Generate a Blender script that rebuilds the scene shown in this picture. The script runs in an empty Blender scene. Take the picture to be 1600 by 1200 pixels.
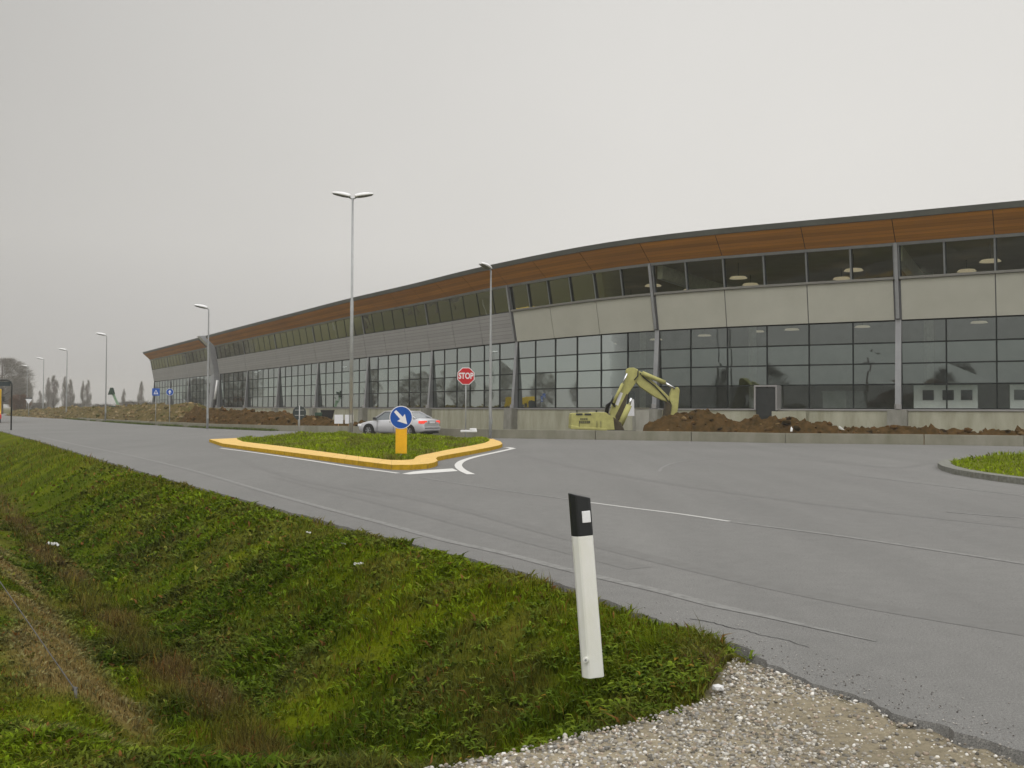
import bpy, bmesh, math, random
import numpy as np
from mathutils import Vector, Matrix
from mathutils.geometry import tessellate_polygon

random.seed(7); rng = np.random.default_rng(7)
R = math.radians
S = bpy.context.scene
C = S.collection

# ------------------------------------------------------------------ camera
CAM = Vector((0.0, 0.0, 1.55)); FPX = 1500.0
PITCH, ROLL = R(1.47), R(0.2)
ROT = Matrix.Rotation(R(90) + PITCH, 3, 'X') @ Matrix.Rotation(ROLL, 3, 'Z')
cd = bpy.data.cameras.new('camera'); cam = bpy.data.objects.new('camera', cd); C.objects.link(cam)
cam.matrix_world = Matrix.Translation(CAM) @ ROT.to_4x4()
cd.sensor_width = 36; cd.lens = FPX * 36 / 1600; cd.clip_start = 0.1; cd.clip_end = 4000
S.camera = cam

# ------------------------------------------------------------------ sky, sun, exposure
SUN_EL, SUN_AZ = R(48), R(200)
W = bpy.data.worlds.new('World'); S.world = W; W.use_nodes = True
nt = W.node_tree; nt.nodes.clear()
wo = nt.nodes.new('ShaderNodeOutputWorld'); bg = nt.nodes.new('ShaderNodeBackground')
sky = nt.nodes.new('ShaderNodeTexSky'); sky.sky_type = 'NISHITA'; sky.sun_disc = False
sky.sun_elevation = SUN_EL; sky.sun_rotation = SUN_AZ; sky.air_density = 1.0; sky.dust_density = 6.0
hs = nt.nodes.new('ShaderNodeHueSaturation'); hs.inputs['Saturation'].default_value = 0.05; hs.inputs['Value'].default_value = 0.35
tc = nt.nodes.new('ShaderNodeTexCoord'); sx = nt.nodes.new('ShaderNodeSeparateXYZ')
cr = nt.nodes.new('ShaderNodeValToRGB')       # overcast luminance: even near the horizon, brighter overhead
e = cr.color_ramp.elements
e[0].position = 0.0; e[0].color = (.188, .184, .180, 1)
e[1].position = 1.0; e[1].color = (.56, .56, .57, 1)
for p, c in ((0.06, (.225, .220, .214)), (0.16, (.262, .256, .246)), (0.40, (.255, .250, .242)), (0.60, (.38, .376, .37))):
    k = e.new(p); k.color = (*c, 1)
mul = nt.nodes.new('ShaderNodeMix'); mul.data_type = 'RGBA'; mul.blend_type = 'MULTIPLY'; mul.inputs[0].default_value = 1
mul.inputs[7].default_value = (26.5, 26.5, 26.3, 1)
mx = nt.nodes.new('ShaderNodeMix'); mx.data_type = 'RGBA'; mx.inputs[0].default_value = 0.94
L = nt.links.new
L(tc.outputs['Generated'], sx.inputs[0]); L(sx.outputs['Z'], cr.inputs[0]); L(cr.outputs[0], mul.inputs[6])
L(sky.outputs[0], hs.inputs['Color']); L(hs.outputs[0], mx.inputs[6]); L(mul.outputs[2], mx.inputs[7])
vm = nt.nodes.new('ShaderNodeVectorMath'); vm.operation = 'DOT_PRODUCT'; vm.inputs[1].default_value = (.86, .50, .10); L(tc.outputs['Generated'], vm.inputs[0])
mr = nt.nodes.new('ShaderNodeMapRange'); mr.inputs[1].default_value = -.10; mr.inputs[2].default_value = .62; mr.inputs[3].default_value = .70; mr.inputs[4].default_value = 1.08; L(vm.outputs['Value'], mr.inputs[0])
mb_ = nt.nodes.new('ShaderNodeMapRange'); mb_.inputs[1].default_value = .30; mb_.inputs[2].default_value = -.55; mb_.inputs[3].default_value = 1.0; mb_.inputs[4].default_value = 1.9; L(sx.outputs['Y'], mb_.inputs[0])   # the veiled sun stands behind the camera
mm_ = nt.nodes.new('ShaderNodeMath'); mm_.operation = 'MULTIPLY'; cz = nt.nodes.new('ShaderNodeTexNoise'); cz.inputs['Scale'].default_value = 2.2; cz.inputs['Detail'].default_value = 4; L(tc.outputs['Generated'], cz.inputs['Vector'])
cm = nt.nodes.new('ShaderNodeMapRange'); cm.inputs[1].default_value = .3; cm.inputs[2].default_value = .7; cm.inputs[3].default_value = .975; cm.inputs[4].default_value = 1.025; L(cz.outputs[0], cm.inputs[0])
cq = nt.nodes.new('ShaderNodeMath'); cq.operation = 'MULTIPLY'; L(mr.outputs[0], cq.inputs[0]); L(cm.outputs[0], cq.inputs[1]); L(cq.outputs[0], mm_.inputs[0]); L(mb_.outputs[0], mm_.inputs[1])
gm = nt.nodes.new('ShaderNodeMix'); gm.data_type = 'RGBA'; gm.blend_type = 'MULTIPLY'; gm.inputs[0].default_value = 1; L(mx.outputs[2], gm.inputs[6]); L(mm_.outputs[0], gm.inputs[7])
L(gm.outputs[2], bg.inputs[0]); bg.inputs[1].default_value = 0.1; L(bg.outputs[0], wo.inputs[0])
sl = bpy.data.lights.new('sun', 'SUN'); sl.energy = 0.6; sl.angle = R(25); sl.color = (1, .97, .92)
so = bpy.data.objects.new('sun', sl); C.objects.link(so)
sd = Vector((math.sin(SUN_AZ) * math.cos(SUN_EL), math.cos(SUN_AZ) * math.cos(SUN_EL), math.sin(SUN_EL)))
so.rotation_euler = sd.to_track_quat('Z', 'Y').to_euler()
S.view_settings.view_transform = 'Standard'; S.view_settings.look = 'None'
S.view_settings.exposure = 0.08; S.view_settings.gamma = 1.0
S.render.engine = 'CYCLES'
S.cycles.max_bounces = 8; S.cycles.volume_bounces = 1; S.cycles.transparent_max_bounces = 16
S.cycles.use_denoising = True

# ------------------------------------------------------------------ helpers
def ray(px, py):
    return ROT @ Vector(((px - 800) / FPX, (600 - py) / FPX, -1))
def G(px, py, z=0.0):                 # point of the photo seen on the plane at height z
    d = ray(px, py); t = (z - CAM.z) / d.z
    return CAM + d * t
def GY(px, py, Y):                    # point of the photo at depth Y
    d = ray(px, py); return CAM + d * (Y / d.y)

def prop(o, label=None, cat=None, group=None, kind=None):
    if label: o['label'] = label
    if cat: o['category'] = cat
    if group: o['group'] = group
    if kind: o['kind'] = kind
    return o
def empty(name, loc, rz=0.0, **k):
    o = bpy.data.objects.new(name, None); C.objects.link(o); o.empty_display_size = .2
    o.location = loc; o.rotation_euler = (0, 0, rz); return prop(o, **k)
def copy_tree(o, parent=None):
    c = o.copy(); C.objects.link(c); c.parent = parent
    for ch in list(o.children): copy_tree(ch, c)
    return c

class MB:
    def __init__(s): s.v = []; s.f = []; s.mi = []; s.uv = []; s.sm = []
    def face(s, pts, m=0, uv=None, smooth=False):
        b = len(s.v); s.v += [tuple(p) for p in pts]; s.f.append(list(range(b, b + len(pts)))); s.mi.append(m)
        s.uv.append(uv or [(p[0], p[1]) for p in pts]); s.sm.append(smooth); return s
    def hexa(s, p, m=0):              # p: 8 points, bottom loop then top loop
        for q in ((3, 2, 1, 0), (4, 5, 6, 7), (0, 1, 5, 4), (1, 2, 6, 5), (2, 3, 7, 6), (3, 0, 4, 7)):
            P = [Vector(p[i]) for i in q]; w = (P[1] - P[0]).length; h = (P[3] - P[0]).length
            s.face(P, m, [(0, 0), (w, 0), (w, h), (0, h)])
        return s
    def box(s, c, d, m=0, rz=0.0, M=None):
        x, y, z = d[0] / 2, d[1] / 2, d[2] / 2; c = Vector(c)
        T = M or Matrix.Rotation(rz, 3, 'Z')
        return s.hexa([c + T @ Vector(q) for q in ((-x, -y, -z), (x, -y, -z), (x, y, -z), (-x, y, -z), (-x, -y, z), (x, -y, z), (x, y, z), (-x, y, z))], m)
    def bar(s, a, b, w, h, m=0, up=(0, 0, 1)):
        a = Vector(a); b = Vector(b); d = (b - a).normalized(); u = Vector(up)
        if abs(d.dot(u)) > .98: u = Vector((1, 0, 0))
        r = d.cross(u).normalized() * w / 2; u = r.cross(d).normalized() * h / 2
        return s.hexa([a - r - u, a + r - u, b + r - u, b - r - u, a - r + u, a + r + u, b + r + u, b - r + u], m)
    def tube(s, pts, rad, n=10, m=0, cap=True, smooth=True):
        pts = [Vector(p) for p in pts]; rad = rad if isinstance(rad, (list, tuple)) else [rad] * len(pts)
        b = len(s.v); prev = None
        for i, p in enumerate(pts):
            d = (pts[min(i + 1, len(pts) - 1)] - pts[max(i - 1, 0)]).normalized()
            if prev is None: u = d.orthogonal().normalized()
            else: u = (prev - d * prev.dot(d)).normalized()
            prev = u; w = d.cross(u)
            for k in range(n):
                a = 2 * math.pi * k / n; s.v.append(tuple(p + (u * math.cos(a) + w * math.sin(a)) * rad[i]))
        for i in range(len(pts) - 1):
            for k in range(n):
                q = [b + i * n + k, b + i * n + (k + 1) % n, b + (i + 1) * n + (k + 1) % n, b + (i + 1) * n + k]
                s.f.append(q); s.mi.append(m); s.uv.append([(k, i)] * 4); s.sm.append(smooth)
        if cap:
            s.f.append([b + k for k in range(n)][::-1]); s.mi.append(m); s.uv.append([(0, 0)] * n); s.sm.append(False)
            e = b + (len(pts) - 1) * n
            s.f.append([e + k for k in range(n)]); s.mi.append(m); s.uv.append([(0, 0)] * n); s.sm.append(False)
        return s
    def prism(s, poly, a, b, m=0, plane='xz'):     # poly in plane, extruded along the third axis from a to b
        def P(q, t):
            return {'xz': (q[0], t, q[1]), 'xy': (q[0], q[1], t), 'yz': (t, q[0], q[1])}[plane]
        tri = tessellate_polygon([[Vector((q[0], q[1], 0)) for q in poly]])
        for t in tri:
            s.face([P(poly[i], a) for i in t], m); s.face([P(poly[i], b) for i in reversed(t)], m)
        n = len(poly)
        for i in range(n):
            s.face([P(poly[i], a), P(poly[(i + 1) % n], a), P(poly[(i + 1) % n], b), P(poly[i], b)], m)
        return s
    def rings(s, rs, m=0, close=True, cap=True, smooth=True):
        b = len(s.v); n = len(rs[0])
        for r in rs: s.v += [tuple(p) for p in r]
        for i in range(len(rs) - 1):
            for k in range(n if close else n - 1):
                s.f.append([b + i * n + k, b + i * n + (k + 1) % n, b + (i + 1) * n + (k + 1) % n, b + (i + 1) * n + k])
                s.mi.append(m); s.uv.append([(0, 0)] * 4); s.sm.append(smooth)
        if cap:
            for q in ([b + k for k in range(n)][::-1], [b + (len(rs) - 1) * n + k for k in range(n)]):
                s.f.append(q); s.mi.append(m); s.uv.append([(0, 0)] * n); s.sm.append(False)
        return s
    def build(s, name, mats, parent=None, fix=True, bevel=0.0, **k):
        me = bpy.data.meshes.new(name); me.from_pydata(s.v, [], s.f)
        for m in (mats if isinstance(mats, (list, tuple)) else [mats]): me.materials.append(m)
        me.polygons.foreach_set('material_index', s.mi); me.polygons.foreach_set('use_smooth', s.sm)
        ul = me.uv_layers.new(name='UVMap'); flat = [c for f in s.uv for p in f for c in p]; ul.data.foreach_set('uv', flat)
        if fix:
            bm = bmesh.new(); bm.from_mesh(me); bmesh.ops.remove_doubles(bm, verts=bm.verts, dist=1e-5)
            bmesh.ops.recalc_face_normals(bm, faces=bm.faces); bm.to_mesh(me); bm.free()
        o = bpy.data.objects.new(name, me); C.objects.link(o)
        if parent: o.parent = parent
        if bevel:
            bv = o.modifiers.new('bevel', 'BEVEL'); bv.width = bevel; bv.segments = 2; bv.limit_method = 'ANGLE'; bv.angle_limit = R(35)
        return prop(o, **k)

def text_mesh(name, body, size, mat, parent, M, extrude=.004, sx_=1.0, offset=0.0):
    cu = bpy.data.curves.new(name, 'FONT'); cu.body = body; cu.size = size; cu.extrude = extrude
    cu.align_x = 'CENTER'; cu.align_y = 'CENTER'; cu.offset = offset
    t = bpy.data.objects.new(name, cu); C.objects.link(t); bpy.context.view_layer.update()
    me = bpy.data.meshes.new_from_object(t.evaluated_get(bpy.context.evaluated_depsgraph_get()))
    bpy.data.objects.remove(t); me.transform(Matrix.Diagonal((sx_, 1, 1, 1))); me.materials.clear(); me.materials.append(mat)
    o = bpy.data.objects.new(name, me); C.objects.link(o); o.parent = parent; o.matrix_local = M; return o

# ------------------------------------------------------------------ value noise (numpy)
def _hash(i, j, s):
    n = (i * 374761393 + j * 668265263 + s * 2246822519) & 0xffffffff
    n = ((n ^ (n >> 13)) * 1274126177) & 0xffffffff
    return ((n ^ (n >> 16)) & 0xffff) / 65535.0
def vnoise(x, y, s=0):
    x = np.asarray(x, float); y = np.asarray(y, float)
    i = np.floor(x).astype(np.int64); j = np.floor(y).astype(np.int64); fx = x - i; fy = y - j
    fx = fx * fx * (3 - 2 * fx); fy = fy * fy * (3 - 2 * fy)
    a = _hash(i, j, s); b = _hash(i + 1, j, s); c = _hash(i, j + 1, s); d = _hash(i + 1, j + 1, s)
    return (a * (1 - fx) + b * fx) * (1 - fy) + (c * (1 - fx) + d * fx) * fy
def fbm(x, y, o=4, s=0):
    t = 0; a = .5; n = 0
    for k in range(o):
        t = t + a * vnoise(x, y, s + k * 17); n += a; a *= .5; x = x * 2.03 + 5.1; y = y * 2.03 - 3.7
    return t / n
def sst(a, b, x):
    t = np.clip((x - a) / (b - a), 0, 1); return t * t * (3 - 2 * t)
def inside(poly, x, y):
    r = np.zeros(np.shape(x), bool); n = len(poly)
    for i in range(n):
        x1, y1 = poly[i]; x2, y2 = poly[(i + 1) % n]
        if y1 == y2: continue
        c = ((y1 > y) != (y2 > y)) & (x < (x2 - x1) * (y - y1) / (y2 - y1) + x1); r ^= c
    return r
def pdist(line, x, y):
    d = np.full(np.shape(x), 1e9)
    for (x1, y1), (x2, y2) in zip(line[:-1], line[1:]):
        dx, dy = x2 - x1, y2 - y1; t = np.clip(((x - x1) * dx + (y - y1) * dy) / (dx * dx + dy * dy), 0, 1)
        d = np.minimum(d, np.hypot(x - x1 - t * dx, y - y1 - t * dy))
    return d

# ------------------------------------------------------------------ materials
def lin(r, g, b):
    f = lambda c: (c / 255 / 12.92 if c <= 10 else ((c / 255 + .055) / 1.055) ** 2.4)
    return (f(r), f(g), f(b))
def mat(name, col, rough=.7, metal=0.0, var=.15, scale=3.0, bump=0.0, bscale=60.0, col2=None, stretch=(1, 1, 1), spec=.3, emit=None, es=0.0, coord='Object', detail=6, coat=0.0):
    m = bpy.data.materials.new(name); m.use_nodes = True; n = m.node_tree; b = n.nodes['Principled BSDF']
    b.inputs['Roughness'].default_value = rough; b.inputs['Metallic'].default_value = metal
    b.inputs['Specular IOR Level'].default_value = spec; b.inputs['Coat Weight'].default_value = coat
    t = n.nodes.new('ShaderNodeTexCoord'); mp = n.nodes.new('ShaderNodeMapping'); mp.inputs['Scale'].default_value = stretch
    n.links.new(t.outputs[coord], mp.inputs[0])
    nz = n.nodes.new('ShaderNodeTexNoise'); nz.inputs['Scale'].default_value = scale; nz.inputs['Detail'].default_value = detail; nz.inputs['Roughness'].default_value = .65
    n.links.new(mp.outputs[0], nz.inputs['Vector'])
    r = n.nodes.new('ShaderNodeValToRGB'); r.color_ramp.elements[0].position = .3; r.color_ramp.elements[1].position = .7
    c2 = col2 or tuple(c * (1 - var * 1.5) for c in col); c1 = col if col2 else tuple(min(1, c * (1 + var * .6)) for c in col)
    r.color_ramp.elements[0].color = (*c2, 1); r.color_ramp.elements[1].color = (*c1, 1)
    n.links.new(nz.outputs[0], r.inputs[0]); n.links.new(r.outputs[0], b.inputs['Base Color'])
    if bump:
        z2 = n.nodes.new('ShaderNodeTexNoise'); z2.inputs['Scale'].default_value = bscale; z2.inputs['Detail'].default_value = 4
        n.links.new(mp.outputs[0], z2.inputs['Vector'])
        bp = n.nodes.new('ShaderNodeBump'); bp.inputs['Strength'].default_value = bump; bp.inputs['Distance'].default_value = .02
        n.links.new(z2.outputs[0], bp.inputs['Height']); n.links.new(bp.outputs[0], b.inputs['Normal'])
    if emit: b.inputs['Emission Color'].default_value = (*emit, 1); b.inputs['Emission Strength'].default_value = es
    m['ramp'] = r.name; return m
def vcol_mat(name, rough=.6, spec=.25, trans=0.0, bump=0.0, bscale=30):
    m = bpy.data.materials.new(name); m.use_nodes = True; n = m.node_tree; b = n.nodes['Principled BSDF']
    b.inputs['Roughness'].default_value = rough; b.inputs['Specular IOR Level'].default_value = spec
    a = n.nodes.new('ShaderNodeAttribute'); a.attribute_name = 'Col'
    nz = n.nodes.new('ShaderNodeTexNoise'); nz.inputs['Scale'].default_value = 25; nz.inputs['Detail'].default_value = 6
    t = n.nodes.new('ShaderNodeTexCoord'); n.links.new(t.outputs['Object'], nz.inputs['Vector'])
    mr = n.nodes.new('ShaderNodeMapRange'); mr.inputs[3].default_value = .55; mr.inputs[4].default_value = 1.45; n.links.new(nz.outputs[0], mr.inputs[0])
    mm = n.nodes.new('ShaderNodeMix'); mm.data_type = 'RGBA'; mm.blend_type = 'MULTIPLY'; mm.inputs[0].default_value = 1
    n.links.new(a.outputs['Color'], mm.inputs[6]); n.links.new(mr.outputs[0], mm.inputs[7]); n.links.new(mm.outputs[2], b.inputs['Base Color'])
    if trans:
        tr = n.nodes.new('ShaderNodeBsdfTranslucent'); n.links.new(mm.outputs[2], tr.inputs[0])
        ms = n.nodes.new('ShaderNodeMixShader'); ms.inputs[0].default_value = trans
        n.links.new(b.outputs[0], ms.inputs[1]); n.links.new(tr.outputs[0], ms.inputs[2]); n.links.new(ms.outputs[0], n.nodes['Material Output'].inputs[0])
    if bump:
        bp = n.nodes.new('ShaderNodeBump'); bp.inputs['Strength'].default_value = bump; bp.inputs['Distance'].default_value = .05
        z2 = n.nodes.new('ShaderNodeTexNoise'); z2.inputs['Scale'].default_value = bscale; z2.inputs['Detail'].default_value = 8
        n.links.new(t.outputs['Object'], z2.inputs['Vector']); n.links.new(z2.outputs[0], bp.inputs['Height']); n.links.new(bp.outputs[0], b.inputs['Normal'])
    return m
def asphalt_mat():
    m = bpy.data.materials.new('asphalt'); m.use_nodes = True; n = m.node_tree; b = n.nodes['Principled BSDF']; N = n.nodes.new; K = n.links.new
    t = N('ShaderNodeTexCoord')
    def noise(sc, det=4, st=(1, 1, 1), rot=0):
        mp = N('ShaderNodeMapping'); mp.inputs['Scale'].default_value = st; mp.inputs['Rotation'].default_value = (0, 0, rot)
        z = N('ShaderNodeTexNoise'); z.inputs['Scale'].default_value = sc; z.inputs['Detail'].default_value = det; z.inputs['Roughness'].default_value = .6
        K(t.outputs['Object'], mp.inputs[0]); K(mp.outputs[0], z.inputs['Vector']); return z.outputs[0]
    def rmp(src, lo, hi, a, bb):
        q = N('ShaderNodeMapRange'); q.inputs[1].default_value = lo; q.inputs[2].default_value = hi; q.inputs[3].default_value = a; q.inputs[4].default_value = bb; K(src, q.inputs[0]); return q.outputs[0]
    def mulv(a, bb):
        q = N('ShaderNodeMath'); q.operation = 'MULTIPLY'; K(a, q.inputs[0]); K(bb, q.inputs[1]); return q.outputs[0]
    big = rmp(noise(.12, 5), .3, .7, .92, 1.07)
    streak = rmp(noise(.9, 5, (1.0, .06, 1), R(-30)), .3, .7, .93, 1.06)      # wheel tracks along the road
    fine = mulv(rmp(noise(150, 2), .3, .70, .55, 1.5), rmp(noise(55, 2), .3, .7, .84, 1.18))
    mid = rmp(noise(5, 8), .35, .65, .95, 1.05)
    vo = N('ShaderNodeTexVoronoi'); vo.inputs['Scale'].default_value = 26; K(t.outputs['Object'], vo.inputs['Vector'])
    dots = rmp(vo.outputs['Distance'], .08, .22, .35, 1.0)                     # dark grit
    vs = N('ShaderNodeSeparateColor'); K(vo.outputs['Color'], vs.inputs[0])
    sel = N('ShaderNodeMath'); sel.operation = 'GREATER_THAN'; sel.inputs[1].default_value = .90; K(vs.outputs[0], sel.inputs[0])
    dm = N('ShaderNodeMix'); dm.inputs[2].default_value = 1.0; K(sel.outputs[0], dm.inputs[0]); K(dots, dm.inputs[3])
    v = mulv(mulv(mulv(big, streak), mulv(fine, mid)), dm.outputs[0])
    cc = N('ShaderNodeMix'); cc.data_type = 'RGBA'; cc.blend_type = 'MULTIPLY'; cc.inputs[0].default_value = 1; cc.inputs[6].default_value = (.158, .155, .146, 1)
    K(v, cc.inputs[7]); K(cc.outputs[2], b.inputs['Base Color'])
    b.inputs['Roughness'].default_value = .75; b.inputs['Specular IOR Level'].default_value = .28
    bp = N('ShaderNodeBump'); bp.inputs['Strength'].default_value = .5; bp.inputs['Distance'].default_value = .006
    K(noise(170, 3), bp.inputs['Height']); K(bp.outputs[0], b.inputs['Normal']); return m
def worn_paint(name, col, cover=.5, under=(.158, .155, .146), sc=14):
    m = mat(name, col, .7, scale=sc, col2=under, detail=8, bump=.3, bscale=150)
    r = m.node_tree.nodes[m['ramp']].color_ramp; r.elements[0].position = cover - .12; r.elements[1].position = cover + .04; return m
def glass_mat(name, tint, refl, rough=.02, trans=(.55, .6, .58)):
    m = bpy.data.materials.new(name); m.use_nodes = True; n = m.node_tree; n.nodes.clear(); N = n.nodes.new; K = n.links.new
    o = N('ShaderNodeOutputMaterial'); g = N('ShaderNodeBsdfGlossy'); g.inputs['Color'].default_value = (*tint, 1); g.inputs['Roughness'].default_value = rough
    t = N('ShaderNodeBsdfTransparent'); t.inputs['Color'].default_value = (*trans, 1)
    fr = N('ShaderNodeFresnel'); fr.inputs['IOR'].default_value = 1.5
    ad = N('ShaderNodeMath'); ad.operation = 'MULTIPLY_ADD'; ad.inputs[1].default_value = 1 - refl; ad.inputs[2].default_value = refl; K(fr.outputs[0], ad.inputs[0])
    tc_ = N('ShaderNodeTexCoord'); nz = N('ShaderNodeTexNoise'); nz.inputs['Scale'].default_value = .35; nz.inputs['Detail'].default_value = 2; K(tc_.outputs['Object'], nz.inputs['Vector'])
    bp = N('ShaderNodeBump'); bp.inputs['Strength'].default_value = .25; bp.inputs['Distance'].default_value = .03; K(nz.outputs[0], bp.inputs['Height']); K(bp.outputs[0], g.inputs['Normal'])
    ms = N('ShaderNodeMixShader'); K(ad.outputs[0], ms.inputs[0]); K(t.outputs[0], ms.inputs[1]); K(g.outputs[0], ms.inputs[2]); K(ms.outputs[0], o.inputs[0]); return m
def lines_mat(name, col, per, dark, axis='Y', rough=.55, metal=0.0, duty=.06, var=.1, col2=None, bump=.4, nscale=.6, nstretch=(1, 1, 1)):
    """UV based plank or corrugation lines: a board joint every `per` metres."""
    m = mat(name, col, rough, metal, var, nscale, col2=col2, coord='UV', stretch=nstretch); n = m.node_tree; N = n.nodes.new; K = n.links.new
    b = n.nodes['Principled BSDF']; t = N('ShaderNodeUVMap'); s = N('ShaderNodeSeparateXYZ'); K(t.outputs[0], s.inputs[0])
    d = N('ShaderNodeMath'); d.operation = 'DIVIDE'; d.inputs[1].default_value = per; K(s.outputs[axis], d.inputs[0])
    f = N('ShaderNodeMath'); f.operation = 'FRACT'; K(d.outputs[0], f.inputs[0])
    lt = N('ShaderNodeMath'); lt.operation = 'LESS_THAN'; lt.inputs[1].default_value = duty; K(f.outputs[0], lt.inputs[0])
    fl = N('ShaderNodeMath'); fl.operation = 'FLOOR'; K(d.outputs[0], fl.inputs[0]); wn = N('ShaderNodeTexWhiteNoise'); wn.noise_dimensions = '1D'; K(fl.outputs[0], wn.inputs['W'])
    vr = N('ShaderNodeMapRange'); vr.inputs[3].default_value = 1 - var; vr.inputs[4].default_value = 1 + var; K(wn.outputs['Value'], vr.inputs[0])
    mu = N('ShaderNodeMix'); mu.data_type = 'RGBA'; mu.blend_type = 'MULTIPLY'; mu.inputs[0].default_value = 1
    K(n.nodes[m['ramp']].outputs[0], mu.inputs[6]); K(vr.outputs[0], mu.inputs[7])
    mk = N('ShaderNodeMix'); mk.data_type = 'RGBA'; K(lt.outputs[0], mk.inputs[0]); K(mu.outputs[2], mk.inputs[6]); mk.inputs[7].default_value = (*dark, 1); K(mk.outputs[2], b.inputs['Base Color'])
    bp = N('ShaderNodeBump'); bp.invert = True; bp.inputs['Strength'].default_value = bump; bp.inputs['Distance'].default_value = .02; K(lt.outputs[0], bp.inputs['Height']); K(bp.outputs[0], b.inputs['Normal'])
    return m

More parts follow.
